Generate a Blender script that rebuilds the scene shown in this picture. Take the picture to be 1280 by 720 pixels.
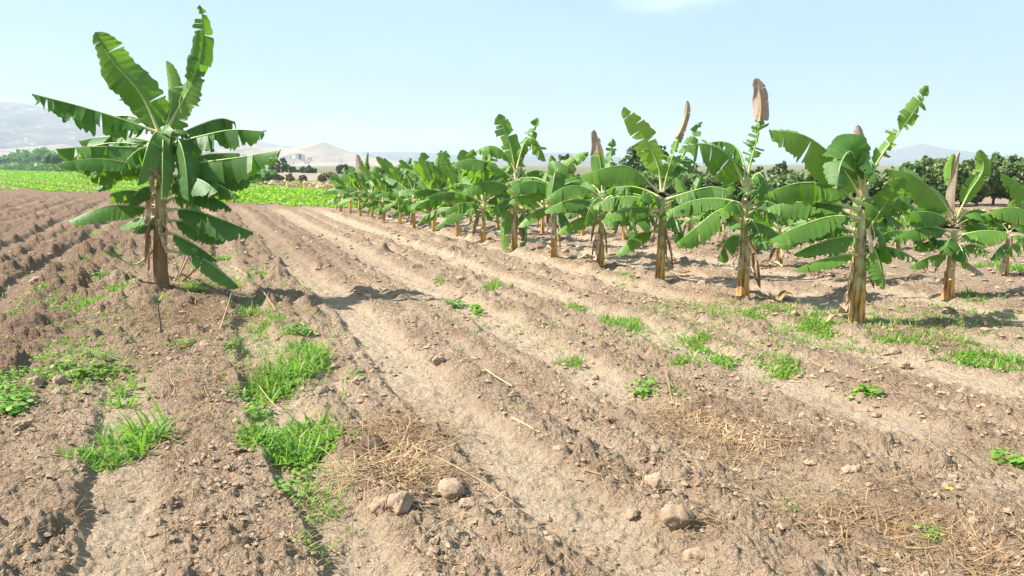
import bpy, bmesh, math, random
import numpy as np
from mathutils import Vector
random.seed(7); np.random.seed(7)
R = math.radians
for o in list(bpy.data.objects): bpy.data.objects.remove(o)
scn = bpy.context.scene
COL = scn.collection

# ---------------------------------------------------------------- camera
CAM_H = 1.6; FPX = 1000.0; PITCH = math.atan(155 / FPX)
cam = bpy.data.cameras.new('camera'); cam_ob = bpy.data.objects.new('camera', cam); COL.objects.link(cam_ob)
cam.sensor_width = 36; cam.lens = 36 * FPX / 1280; cam.clip_start = 0.05; cam.clip_end = 12000
cam_ob.location = (0, 0, CAM_H); cam_ob.rotation_euler = (R(90) - PITCH, 0, 0)
scn.camera = cam_ob
CT0, ST0 = math.cos(PITCH), math.sin(PITCH)
# ---------------------------------------------------------------- world, sun, exposure
SUN_EL = R(43); SUN_DIR = Vector((-1.0, -0.10, 0)).normalized()          # where the sun stands, seen from the field
w = bpy.data.worlds.new('World'); scn.world = w; w.use_nodes = True
nt = w.node_tree; nt.nodes.clear()
sky = nt.nodes.new('ShaderNodeTexSky'); sky.sky_type = 'NISHITA'; sky.sun_disc = False
sky.sun_elevation = SUN_EL; sky.sun_rotation = math.atan2(SUN_DIR.x, SUN_DIR.y) % (2 * math.pi)
sky.air_density = 1.0; sky.dust_density = 3.0; sky.ozone_density = 1.5
tc = nt.nodes.new('ShaderNodeTexCoord')
ns = nt.nodes.new('ShaderNodeTexNoise'); ns.inputs['Scale'].default_value = 3.0; ns.inputs['Detail'].default_value = 6
mp = nt.nodes.new('ShaderNodeMapping'); mp.inputs['Scale'].default_value = (1, 1, 3.5)
cr = nt.nodes.new('ShaderNodeMapRange'); cr.inputs['From Min'].default_value = 0.45; cr.inputs['From Max'].default_value = 0.85
cr.inputs['To Min'].default_value = 0.62; cr.inputs['To Max'].default_value = 0.80
mx = nt.nodes.new('ShaderNodeMix'); mx.data_type = 'RGBA'
mx.inputs['B'].default_value = (4.9, 7.9, 10.0, 1)                           # thin pale high cloud over the blue
bg = nt.nodes.new('ShaderNodeBackground'); bg.inputs['Strength'].default_value = 0.05
ow = nt.nodes.new('ShaderNodeOutputWorld')
L = nt.links.new
L(tc.outputs['Generated'], mp.inputs['Vector']); L(mp.outputs[0], ns.inputs['Vector']); L(ns.outputs['Fac'], cr.inputs['Value'])
# one faint wisp of cloud
wd_ = Vector((200, CT0 * FPX + ST0 * 362, -ST0 * FPX + CT0 * 362)).normalized()
ms_ = nt.nodes.new('ShaderNodeMapping'); ms_.inputs['Location'].default_value = (-wd_.x, -wd_.y, -wd_.z); L(tc.outputs['Generated'], ms_.inputs['Vector'])
m2_ = nt.nodes.new('ShaderNodeMapping'); m2_.inputs['Scale'].default_value = (1, 1, 3.2); L(ms_.outputs[0], m2_.inputs['Vector'])
ln_ = nt.nodes.new('ShaderNodeVectorMath'); ln_.operation = 'LENGTH'; L(m2_.outputs[0], ln_.inputs[0])
n2_ = nt.nodes.new('ShaderNodeTexNoise'); n2_.inputs['Scale'].default_value = 22; n2_.inputs['Detail'].default_value = 6; L(mp.outputs[0], n2_.inputs['Vector'])
a_ = nt.nodes.new('ShaderNodeMath'); a_.operation = 'MULTIPLY_ADD'; a_.inputs[1].default_value = -.09; L(n2_.outputs['Fac'], a_.inputs[0]); L(ln_.outputs['Value'], a_.inputs[2])
r_ = nt.nodes.new('ShaderNodeMapRange'); r_.inputs['From Min'].default_value = .03; r_.inputs['From Max'].default_value = -.03; r_.inputs['To Max'].default_value = .30; L(a_.outputs[0], r_.inputs['Value'])
mw_ = nt.nodes.new('ShaderNodeMix'); mw_.data_type = 'RGBA'; mw_.inputs['B'].default_value = (12, 13, 13.5, 1)
L(cr.outputs[0], mx.inputs['Factor']); L(sky.outputs[0], mx.inputs['A']); L(r_.outputs[0], mw_.inputs['Factor']); L(mx.outputs['Result'], mw_.inputs['A']); L(mw_.outputs['Result'], bg.inputs['Color']); L(bg.outputs[0], ow.inputs[0])
sl = bpy.data.lights.new('sun', 'SUN'); sl.energy = 5.0; sl.angle = R(0.5); sl.color = (1, 0.955, 0.88)
so = bpy.data.objects.new('sun', sl); COL.objects.link(so)
sd = Vector((SUN_DIR.x * math.cos(SUN_EL), SUN_DIR.y * math.cos(SUN_EL), math.sin(SUN_EL)))
so.rotation_euler = sd.to_track_quat('Z', 'Y').to_euler(); so.location = (0, 0, 30)
vs = scn.view_settings; vs.view_transform = 'Standard'; vs.look = 'None'; vs.exposure = 1.30; vs.gamma = 1

# ---------------------------------------------------------------- helpers
CT, ST = math.cos(PITCH), math.sin(PITCH)
def ray(px, py):
    a, b = px - 640, 360 - py
    return np.array([a, CT * FPX + ST * b, -ST * FPX + CT * b])
def on_ground(px, py, z=0.0):
    r = ray(px, py); t = (z - CAM_H) / r[2]
    return r[0] * t, r[1] * t
def on_plane(px, py, Y):
    r = ray(px, py); t = Y / r[1]
    return np.array([r[0] * t, Y, CAM_H + r[2] * t])

def tag(o, label=None, cat=None, group=None, kind=None):
    if label: o['label'] = label
    if cat: o['category'] = cat
    if group: o['group'] = group
    if kind: o['kind'] = kind
    return o
def link(name, me, parent=None, loc=None):
    o = bpy.data.objects.new(name, me); COL.objects.link(o)
    if parent is not None: o.parent = parent
    if loc is not None: o.location = loc
    return o
def empty(name, loc):
    o = bpy.data.objects.new(name, None); COL.objects.link(o); o.location = loc; o.empty_display_size = 0.2
    return o
def mesh_np(name, V, F, mat, attrs=None, uv=None, smooth=True):
    """V (n,3), F (m,k) arrays; attrs {name: per-vertex floats}"""
    V = np.asarray(V, np.float32); F = np.asarray(F, np.int32)
    me = bpy.data.meshes.new(name); k = F.shape[1]
    me.vertices.add(len(V)); me.vertices.foreach_set('co', V.ravel())
    me.loops.add(F.size); me.loops.foreach_set('vertex_index', F.ravel())
    me.polygons.add(len(F)); me.polygons.foreach_set('loop_start', np.arange(0, F.size, k, dtype=np.int32))
    me.polygons.foreach_set('loop_total', np.full(len(F), k, np.int32))
    me.polygons.foreach_set('use_smooth', np.full(len(F), smooth, bool))
    for n, a in (attrs or {}).items():
        at = me.attributes.new(n, 'FLOAT', 'POINT'); at.data.foreach_set('value', np.asarray(a, np.float32).ravel())
    if uv is not None:
        ul = me.uv_layers.new(name='UVMap'); ul.data.foreach_set('uv', np.asarray(uv, np.float32)[F.ravel()].ravel())
    me.materials.append(mat); me.update(calc_edges=True)
    return me

# ---- numpy noise
def _h(ix, iy, s):
    n = (ix.astype(np.int64) * 374761393 + iy.astype(np.int64) * 668265263 + s * 1442695041) & 0xffffffff
    n = ((n ^ (n >> 13)) * 1274126177) & 0xffffffff
    n = ((n ^ (n >> 16)) * 2246822519) & 0xffffffff
    return ((n ^ (n >> 15)) & 0xffffff) / float(0xffffff)
def vnoise(x, y, s=0):
    x = np.asarray(x, float); y = np.asarray(y, float)
    ix = np.floor(x); iy = np.floor(y); fx = x - ix; fy = y - iy
    fx = fx * fx * (3 - 2 * fx); fy = fy * fy * (3 - 2 * fy)
    a = _h(ix, iy, s); b = _h(ix + 1, iy, s); c = _h(ix, iy + 1, s); d = _h(ix + 1, iy + 1, s)
    return (a + (b - a) * fx) * (1 - fy) + (c + (d - c) * fx) * fy - 0.5
def fbm(x, y, s=0, o=4):
    r = 0; a = 1
    for i in range(o):
        r = r + a * vnoise(x * 2 ** i + 17.3 * i, y * 2 ** i - 9.1 * i, s + i); a *= 0.5
    return r
def domes(x, y, s, dens=0.6):
    """scattered angular lumps: height 0..1 of the tallest lump over each point (cell size 1)"""
    ix = np.floor(x); iy = np.floor(y); out = np.zeros(np.shape(x))
    for dx in (-1, 0, 1):
        for dy in (-1, 0, 1):
            cx, cy = ix + dx, iy + dy
            jx = cx + _h(cx, cy, s); jy = cy + _h(cx, cy, s + 1)
            rr = 0.22 + 0.5 * _h(cx, cy, s + 2) ** 2.0
            on = _h(cx, cy, s + 3) < dens
            ang = _h(cx, cy, s + 4) * 6.28; ca, sa = np.cos(ang), np.sin(ang)
            ux, uy = x - jx, y - jy
            d = np.maximum(np.abs(ux * ca + uy * sa), np.abs(-ux * sa + uy * ca) * 1.25) * 0.5 + 0.5 * np.sqrt(ux * ux + uy * uy)
            h = np.clip(1 - (d / rr) ** 2.4, 0, 1) ** 0.7 * rr * 1.3
            out = np.maximum(out, np.where(on, h, 0))
    return out
def sst(a, b, x):
    t = np.clip((x - a) / (b - a), 0, 1); return t * t * (3 - 2 * t)

# ---------------------------------------------------------------- materials
def newmat(name):
    m = bpy.data.materials.new(name); m.use_nodes = True; m.node_tree.nodes.clear()
    return m, m.node_tree
class NB:
    def __init__(s, name): s.m, s.t = newmat(name)
    def n(s, typ, ins=None, **kw):
        nd = s.t.nodes.new('ShaderNode' + typ)
        for k, v in kw.items(): setattr(nd, k, v)
        for k, v in (ins or {}).items():
            if hasattr(v, 'is_output') or isinstance(v, bpy.types.NodeSocket): s.t.links.new(v, nd.inputs[k])
            else: nd.inputs[k].default_value = v
        return nd
    def noise(s, vec, scale, detail=4, rough=0.55):
        return s.n('TexNoise', {'Vector': vec, 'Scale': scale, 'Detail': detail, 'Roughness': rough}).outputs['Fac']
    def rng(s, v, a, b, c=0.0, d=1.0):
        return s.n('MapRange', {'Value': v, 'From Min': a, 'From Max': b, 'To Min': c, 'To Max': d}).outputs[0]
    def mix(s, f, a, b, blend='MIX'):
        nd = s.n('Mix', data_type='RGBA', blend_type=blend)
        for k, v in ((0, f), (6, a), (7, b)):
            if isinstance(v, bpy.types.NodeSocket): s.t.links.new(v, nd.inputs[k])
            else: nd.inputs[k].default_value = v if k == 0 or len(v) == 4 else (*v, 1)
        return nd.outputs[2]
    def attr(s, name): return s.n('Attribute', attribute_name=name).outputs['Fac']
    def pos(s): return s.n('NewGeometry').outputs['Position']
    def objc(s): return s.n('TexCoord').outputs['Object']
    def math(s, op, a, b=0.0, clamp=False):
        nd = s.n('Math', operation=op, use_clamp=clamp)
        for i, v in enumerate((a, b)):
            if isinstance(v, bpy.types.NodeSocket): s.t.links.new(v, nd.inputs[i])
            else: nd.inputs[i].default_value = v
        return nd.outputs[0]
    def bump(s, h, strength, dist):
        return s.n('Bump', {'Height': h, 'Strength': strength, 'Distance': dist}).outputs[0]
    def principled(s, col, rough=0.8, spec=0.3, normal=None, **extra):
        ins = {'Base Color': col, 'Roughness': rough, 'Specular IOR Level': spec}
        if normal is not None: ins['Normal'] = normal
        ins.update(extra)
        return s.n('BsdfPrincipled', ins).outputs[0]
    def out(s, sh, vol=None):
        o = s.n('OutputMaterial'); 
        if sh is not None: s.t.links.new(sh, o.inputs['Surface'])
        if vol is not None: s.t.links.new(vol, o.inputs['Volume'])
        return s.m
def c4(r, g, b): return (r, g, b, 1)

def mat_soil():
    b = NB('soil'); p = b.pos()
    fur = b.attr('furrow'); litter = b.attr('litter'); far = b.attr('distant'); red = b.attr('fresh')
    n1 = b.noise(p, 0.9, 5, 0.6); n2 = b.noise(p, 6, 6, 0.65); n3 = b.noise(p, 38, 5, 0.7); n4 = b.noise(p, 170, 4, 0.7)
    base = b.mix(b.rng(n2, 0.3, 0.7), c4(.38, .262, .168), c4(.58, .44, .31))
    base = b.mix(b.rng(n1, 0.38, 0.66), base, b.mix(0.5, base, c4(.26, .155, .09)))
    dust = b.mix(b.rng(n3, 0.3, 0.7), c4(.50, .38, .26), c4(.66, .525, .375))
    base = b.mix(b.math('MULTIPLY', fur, b.rng(n2, 0.25, 0.6, 0.45, 0.95)), base, dust)
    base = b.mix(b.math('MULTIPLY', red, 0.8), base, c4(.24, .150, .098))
    base = b.mix(b.math('MULTIPLY', litter, b.rng(n3, 0.35, 0.65, 0.4, 0.95)), base, c4(.20, .12, .07))
    base = b.mix(b.math('MULTIPLY', far, 0.75), base, c4(.45, .34, .245))
    base = b.mix(b.attr('plain'), base, b.mix(b.rng(n1, .3, .7), c4(.13, .15, .07), c4(.30, .27, .18)))
    base = b.mix(b.rng(n4, 0.38, 0.66, 0.0, 0.65), base, b.mix(1.0, base, c4(.50, .45, .42), 'MULTIPLY'))
    base = b.mix(b.rng(n3, 0.55, 0.8, 0.0, 0.5), base, c4(.56, .45, .335))
    wp = b.n('VectorMath', {0: p, 1: b.n('VectorMath', {0: b.n('TexNoise', {'Vector': p, 'Scale': 20.0, 'Detail': 3.0}).outputs['Color'], 'Scale': 0.05}, operation='SCALE').outputs[0]}, operation='ADD').outputs[0]
    v1 = b.n('TexVoronoi', {'Vector': wp, 'Scale': 34.0, 'Randomness': 1.0}).outputs['Distance']; v2 = b.n('TexVoronoi', {'Vector': wp, 'Scale': 95.0}).outputs['Distance']
    cl = b.math('SUBTRACT', 1.0, b.math('ADD', v1, b.math('MULTIPLY', v2, 0.45)))
    v0 = b.n('TexVoronoi', {'Vector': wp, 'Scale': 11.0}).outputs['Distance']
    h = b.math('ADD', b.math('ADD', b.math('ADD', b.math('MULTIPLY', n3, 0.8), b.math('MULTIPLY', v0, -1.0)), b.math('MULTIPLY', n4, 0.5)), b.math('MULTIPLY', cl, b.math('SUBTRACT', 1.0, b.math('MULTIPLY', fur, 0.6))))
    nm = b.bump(h, 1.0, 0.036)
    return b.out(b.principled(base, 0.95, 0.12, nm))
def mat_clod():
    b = NB('soil_clod'); p = b.pos()
    n2 = b.noise(p, 14, 6, 0.65); n3 = b.noise(p, 90, 5, 0.7)
    c = b.mix(b.rng(n2, 0.3, 0.7), c4(.32, .22, .14), c4(.47, .345, .235))
    c = b.mix(b.rng(n3, 0.3, 0.7, 0, 0.5), c, c4(.24, .17, .12))
    return b.out(b.principled(c, 0.95, 0.1, b.bump(n3, 0.8, 0.012)))
def mat_leaf():
    b = NB('banana_leaf'); dry = b.attr('dry'); hue = b.attr('hue'); p = b.pos()
    uv = b.n('TexCoord').outputs['UV']
    sx = b.n('SeparateXYZ', {'Vector': uv})
    wv = b.n('TexWave', {'Vector': uv, 'Scale': 14.0, 'Distortion': 1.2, 'Detail': 2.0}, wave_type='BANDS', bands_direction='X').outputs['Fac']
    n1 = b.noise(p, 9, 5); n2 = b.noise(p, 40, 4)
    g = b.mix(b.rng(n1, 0.3, 0.7), c4(.010, .052, .006), c4(.060, .170, .008))
    g = b.mix(b.math('MULTIPLY', wv, 0.20), g, c4(.09, .25, .03))
    g = b.mix(hue, g, c4(.20, .36, .03))
    under = b.mix(0.30, g, c4(.12, .20, .09))
    bf = b.n('NewGeometry').outputs['Backfacing']
    g = b.mix(bf, g, under)
    d = b.mix(b.rng(n2, 0.3, 0.7), c4(.34, .25, .19), c4(.50, .41, .34))
    edge = b.mix(b.rng(dry, 0.05, 0.45), g, c4(.34, .26, .05))
    c = b.mix(b.rng(dry, 0.4, 0.7), edge, d)
    nm = b.bump(b.math('ADD', b.math('MULTIPLY', wv, 0.35), n2), 0.3, 0.01)
    pr = b.principled(c, 0.44, 0.28, nm)
    tcol = b.mix(b.rng(dry, 0.4, 0.7), b.mix(hue, c4(.16, .46, .015), c4(.45, .62, .03)), c4(.30, .19, .11))
    tr = b.n('BsdfTranslucent', {'Color': tcol}).outputs[0]
    ms = b.n('MixShader', {0: 0.31, 1: pr, 2: tr}).outputs[0]
    return b.out(ms)
def mat_rib():
    b = NB('leaf_midrib'); dry = b.attr('dry'); n = b.noise(b.pos(), 30, 3)
    g = b.mix(b.rng(n, 0.3, 0.7), c4(.20, .34, .07), c4(.38, .48, .14)); g = b.mix(b.attr('cream'), g, c4(.62, .54, .28))
    c = b.mix(dry, g, c4(.36, .22, .10))
    return b.out(b.principled(c, 0.45, 0.4))
def mat_stem(name, lowc, upc, hi):
    b = NB(name); oc = b.objc(); sp = b.n('SeparateXYZ', {'Vector': oc})
    v = b.n('Mapping', {'Vector': oc, 'Scale': (26, 26, 1.8)}).outputs[0]
    n1 = b.noise(v, 1.0, 5, 0.65)
    v2 = b.n('Mapping', {'Vector': oc, 'Scale': (60, 60, 5)}).outputs[0]
    n2 = b.noise(v2, 1.0, 4, 0.7)
    low = b.mix(b.rng(n1, 0.36, 0.6), c4(.10, .05, .025), lowc)
    low = b.mix(b.rng(n2, 0.6, 0.72), low, c4(.62, .50, .34))
    up = b.mix(b.rng(n1, 0.35, 0.65), upc, c4(.52, .50, .26))
    up = b.mix(b.rng(n2, 0.56, 0.66), up, c4(.13, .075, .035))
    up = b.mix(b.rng(b.noise(oc, 7.0, 4), 0.5, 0.62, 0, .75), up, c4(.22, .13, .06))
    hz = b.math('ADD', sp.outputs['Z'], b.rng(n1, 0.3, 0.7, -0.22, 0.22))
    c = b.mix(b.rng(hz, hi - 0.12, hi + 0.12), low, up)
    return b.out(b.principled(c, 0.6, 0.3, b.bump(b.math('ADD', n1, n2), 0.6, 0.01)))
def mat_var(name, ca, cb, rough=0.8, trans=0.0, tcol=None, scale=3.0, spec=0.3, attr=None, bumps=0.0, drycol=None):
    b = NB(name); p = b.pos()
    f = b.attr(attr) if attr else b.rng(b.noise(p, scale, 5), 0.3, 0.7)
    c = b.mix(f, c4(*ca), c4(*cb))
    if drycol: c = b.mix(b.rng(f, -.05, -.15), c, c4(*drycol))
    nm = b.bump(b.noise(p, scale * 6, 4), bumps, 0.05) if bumps else None
    sh = b.principled(c, rough, spec, nm)
    if trans:
        tr = b.n('BsdfTranslucent', {'Color': c4(*tcol)}).outputs[0]
        sh = b.n('MixShader', {0: trans, 1: sh, 2: tr}).outputs[0]
    return b.out(sh)
def mat_hill(name, ca, cb, cc, scale):
    b = NB(name); p = b.pos(); n = b.noise(p, scale, 8, 0.65); n2 = b.noise(p, scale * 5, 5, 0.6)
    c = b.mix(b.rng(n, 0.35, 0.65), c4(*ca), c4(*cb)); c = b.mix(b.rng(n2, 0.55, 0.7), c, c4(*cc))
    return b.out(b.principled(c, 0.95, 0.1))

M_SOIL = mat_soil(); M_CLOD = mat_clod(); M_LEAF = mat_leaf(); M_RIB = mat_rib()
M_STEM = mat_stem('banana_stem', c4(.74, .38, .08), c4(.40, .38, .16), 0.38)
M_STEMB = mat_stem('banana_stem_brown', c4(.30, .16, .07), c4(.34, .26, .16), 0.72)
M_DEAD = mat_var('dead_leaf', (.15, .08, .045), (.42, .26, .13), 0.8, 0.2, (.4, .22, .08), 14)
M_SHEATH = mat_var('dry_sheath', (.34, .20, .10), (.70, .56, .40), 0.75, 0, None, 20)
M_GRASS = mat_var('weed_grass', (.06, .15, .025), (.24, .38, .06), 0.5, 0.35, (.30, .58, .05), attr='tone', drycol=(.42, .34, .16))
M_WEED = mat_var('weed_leaf', (.08, .20, .03), (.22, .40, .05), 0.5, 0.35, (.32, .55, .05), attr='tone', drycol=(.40, .32, .15))
M_STRAW = mat_var('straw', (.16, .085, .042), (.50, .345, .18), 0.7, attr='tone')
M_CROP = mat_var('crop_leaf', (.14, .34, .02), (.28, .50, .04), 0.5, 0.35, (.38, .66, .04), attr='tone')
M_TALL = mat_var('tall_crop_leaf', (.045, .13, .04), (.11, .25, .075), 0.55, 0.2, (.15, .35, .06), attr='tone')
M_FIELD = mat_var('crop_soil', (.07, .13, .025), (.12, .22, .035), 0.9, scale=0.35)
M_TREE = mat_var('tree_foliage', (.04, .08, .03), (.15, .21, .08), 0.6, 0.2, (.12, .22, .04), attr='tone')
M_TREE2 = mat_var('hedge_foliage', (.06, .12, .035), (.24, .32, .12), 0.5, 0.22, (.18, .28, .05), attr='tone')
M_BUSH = mat_var('dry_bush_foliage', (.17, .16, .085), (.34, .31, .17), 0.8, 0.1, (.2, .18, .1), attr='tone')
M_BARK = mat_var('tree_bark', (.09, .065, .045), (.20, .16, .12), 0.9, scale=5)
M_DRYG = mat_var('dry_grass', (.25, .22, .09), (.46, .40, .18), 0.8, 0.2, (.4, .36, .12), attr='tone')
M_WALL = mat_var('earth_wall', (.27, .23, .19), (.37, .33, .28), 0.95, scale=0.8)
M_NET = mat_var('green_net', (.03, .42, .28), (.06, .58, .40), 0.7, 0.3, (.05, .6, .4), 2)
M_HOUSE = mat_var('house_wall', (.42, .40, .37), (.72, .70, .66), 0.9, attr='tone')
M_HILLA = mat_hill('hill_rock', (.06, .065, .07), (.13, .13, .13), (.33, .31, .29), .012)
M_HILLB = mat_hill('hill_sand', (.27, .22, .18), (.40, .33, .27), (.22, .18, .15), .02)

# ---------------------------------------------------------------- ground
SL = 0.40
FUR = [(-9.4, .10, .30), (-8.0, .11, .30), (-6.6, .13, .30), (-5.2, .15, .28), (-3.65, .17, .26), (-2.35, .17, .24), (-.50, .10, .22), (.50, .15, .22),
       (1.62, .13, .28), (2.97, .13, .28), (4.32, .12, .27), (5.70, .10, .28), (7.05, .08, .34), (8.4, .06, .34)]
def field_far(x, y):          # signed metres beyond the front edge of the green crop
    return (x * 0.60 + y * 0.80) - 18.6
def furrows(x, y):
    x0 = x + SL * y + 0.16 * vnoise(y * 0.35, x * 0.05, 5) + 0.07 * vnoise(y * 1.3, x * 0.3, 9)
    d = np.zeros(np.shape(x)); m = np.zeros(np.shape(x))
    for c, a, wd in FUR:
        ed = wd * (1 + .35 * vnoise(x * 2.2, y * 2.2, 41) + .25 * vnoise(x * 6, y * 6, 42)); dxx = np.where(x0 < c, (c - x0) * 1.15, (x0 - c) * .8)
        k = .72 * (1 - sst(ed * .55, ed * 1.0, dxx)) + .28 * np.exp(-((x0 - c) / (wd * 1.6)) ** 2)
        if c == -.50: k = k * (1 - sst(5.0, 6.5, y))
        d = d - .58 * a * k; m = np.maximum(m, k)
    for c, a in ((-5.9, .05), (-4.4, .05), (-3.0, .05), (1.05, .035), (2.28, .045), (3.66, .045), (5.0, .045), (6.35, .04), (7.7, .04), (2.62, .02), (1.32, .02)):
        k = np.exp(-((x0 - c - .05 * vnoise(y * .9, x * .2, int(c * 10) + 300)) / .09) ** 2) * (.6 + .8 * vnoise(x * .9, y * .9, 311) + .2)
        d = d - a * k; m = np.maximum(m, .55 * np.clip(k, 0, 1))
    return x0, d, m
def macro(x, y):
    x = np.asarray(x, float); y = np.asarray(y, float)
    x0, d, m = furrows(x, y)
    flat = 1 - sst(-1.5, .5, field_far(x, y))
    h = d * flat * (1 - 0.5 * sst(9, 14, x0))
    h = h + 0.035 * fbm(x * 0.8, y * 0.8, 21, 3) * (1 - sst(30, 60, y))
    # mound around the big plant
    h = h + 0.10 * np.exp(-(((x + 4.2) / .8) ** 2 + ((y - 9.4) / 1.1) ** 2))
    return h + 0.04
def ground_z(x, y): return float(macro(np.array([x]), np.array([y]))[0])

LIT = [  # px, py, sx, sy, amount   (dry litter patches)
    (490, 560, 75, 55, 1.0), (520, 610, 80, 35, .6), (860, 520, 90, 28, .9), (930, 555, 90, 30, .8), (1080, 640, 110, 45, 1.0), (1210, 690, 110, 40, 1.0), (960, 600, 90, 30, .6),
    (240, 395, 90, 35, .9), (330, 395, 80, 30, .6), (200, 450, 70, 30, .6), (280, 480, 60, 40, .6), (230, 540, 60, 50, .35), (400, 640, 60, 60, .3),
    (760, 600, 60, 30, .5), (880, 670, 70, 30, .5), (640, 470, 60, 40, .35), (1240, 560, 60, 30, .7), (1120, 480, 60, 20, .3), (880, 385, 120, 12, .35), (1150, 410, 100, 14, .45), (100, 640, 40, 60, .35), (700, 700, 60, 40, .4)]
_lit = []
for px, py, sx, sy, a in LIT:
    X, Y = on_ground(px, py); X2, _ = on_ground(px + sx, py); _, Y2 = on_ground(px, py + sy)
    _, Y3 = on_ground(px, py - sy); _lit.append((X, Y, abs(X2 - X), (Y3 - Y2) / 2, a))
def litter(x, y):
    r = np.zeros(np.shape(x))
    for X, Y, a, b_, k in _lit:
        r = np.maximum(r, k * np.exp(-(((x - X) / a) ** 2 + ((y - Y) / b_) ** 2)))
    return r

def build_ground():
    dense = np.linspace(R(-41), R(41), 900)
    rest = np.concatenate([np.linspace(R(41.6), R(60), 24), np.linspace(R(63), R(297), 60), np.linspace(R(300), R(318.4), 24)])
    th = np.concatenate([dense, rest]); nth = len(th)
    rr = [0.15, .4, .7, 1.0, 1.3, 1.6, 1.9, 2.1, 2.3]
    r = 2.4
    while r < 95: rr.append(r); r += 0.0026 * r ** 1.3
    while r < 4400: rr.append(r); r *= 1.06
    rr.append(4400); rr = np.array(rr); nr = len(rr)
    TH, RR = np.meshgrid(th, rr)
    X = (np.sin(TH) * RR).ravel(); Y = (np.cos(TH) * RR).ravel(); rad = RR.ravel()
    x0, _, fm = furrows(X, Y)
    z = macro(X, Y)
    ff = field_far(X, Y); till = 1 - sst(-1.5, .5, ff)
    lit = litter(X, Y)
    patch = 0.45 + 1.1 * np.clip(fbm(X * 1.1, Y * 1.1, 31, 3) + .35, 0, 1)
    rough = till * (1 - 0.72 * fm) * patch
    rough = rough * np.where(x0 < -1.3, 1.35, 1.0) * (1 - 0.45 * sst(7, 10, x0))
    fade = lambda lo, hi: 1 - sst(lo, hi, rad)
    wx = X + 0.05 * vnoise(X * 7, Y * 7, 51); wy = Y + 0.05 * vnoise(X * 7, Y * 7, 52)
    mid = 1 + (.5 + .9 * (1 - sst(1.0, 4.0, x0))) * sst(5, 12, rad)
    z = z + mid * rough * 0.055 * (domes(wx / .34, wy / .34, 100, .4)) * fade(40, 80)
    z = z + mid * rough * 0.042 * (domes(wx / .15, wy / .15, 110, .5)) * fade(25, 60)
    z = z + (rough + .20 * till) * 0.028 * domes(wx / .085, wy / .085, 120, .6) * fade(12, 30)
    z = z + (rough + .30 * till) * 0.021 * domes(X / .042, Y / .042, 130, .62) * fade(6, 13)
    z = z + (rough * .8 + .35 * till) * 0.013 * domes(X / .022, Y / .022, 140, .6) * fade(3.8, 6.5)
    z = z + till * 0.022 * fbm(X * 5, Y * 5, 61, 3) * (rad > 1.9) * fade(30, 60)
    z = z + till * 0.012 * fbm(X * 24, Y * 24, 71, 4) * fade(8, 16)
    # dry, half buried crack along the furrow edge
    z = np.where(rad < 1.9, z - 0.0, z)
    V = np.stack([X, Y, z], 1)
    i = np.arange(nr - 1)[:, None] * nth; j = np.arange(nth)[None]; j2 = (j + 1) % nth
    F = np.stack([(i + j), (i + j2), (i + nth + j2), (i + nth + j)], -1).reshape(-1, 4)[:, ::-1]
    far = sst(9.0, 12, x0) * 0.9 + sst(30, 70, Y) * .3
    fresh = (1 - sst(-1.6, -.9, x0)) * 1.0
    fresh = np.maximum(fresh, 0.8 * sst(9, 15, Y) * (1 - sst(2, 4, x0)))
    # centre cap
    c = len(V); V = np.vstack([V, [[0, 0, float(z[:nth].mean())]]])
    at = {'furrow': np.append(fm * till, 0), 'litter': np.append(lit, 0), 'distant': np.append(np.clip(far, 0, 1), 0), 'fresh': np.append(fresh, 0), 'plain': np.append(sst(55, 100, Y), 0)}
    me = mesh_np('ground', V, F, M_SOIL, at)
    bm = bmesh.new(); 
    o = link('ground', me); tag(o, kind='structure')
    # inner disc closes the hole under the camera
    a = np.linspace(0, 2 * np.pi, 33)[:-1]
    Vc = np.stack([np.sin(a) * .2, np.cos(a) * .2, np.full(32, z[:nth].min() - .01)], 1); Vc = np.vstack([Vc, [[0, 0, z[:nth].min() - .01]]])
    Fc = np.array([[(k + 1) % 32, k, 32] for k in range(32)])
    bm.free()
    o2 = link('ground_patch', mesh_np('ground_patch', Vc, Fc, M_SOIL)); tag(o2, kind='structure')
build_ground()

# ---------------------------------------------------------------- banana plants
def tube(pts, rad, sides=6):
    pts = np.asarray(pts, float); n = len(pts); V = []; F = []
    T = np.gradient(pts, axis=0); T /= np.linalg.norm(T, axis=1)[:, None] + 1e-9
    up = np.array([0.13, 0.2, 1.0]);
    if abs(T[0] @ (up / np.linalg.norm(up))) > 0.9: up = np.array([1.0, .2, 0])
    for i in range(n):
        a = np.cross(T[i], up); a /= np.linalg.norm(a); b_ = np.cross(T[i], a)
        for k in range(sides):
            t = 2 * math.pi * k / sides
            V.append(pts[i] + rad[i] * (math.cos(t) * a + math.sin(t) * b_))
    for i in range(n - 1):
        for k in range(sides):
            k2 = (k + 1) % sides
            F.append((i * sides + k, i * sides + k2, (i + 1) * sides + k2, (i + 1) * sides + k))
    # close the tip
    return np.array(V), np.array(F)

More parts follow.
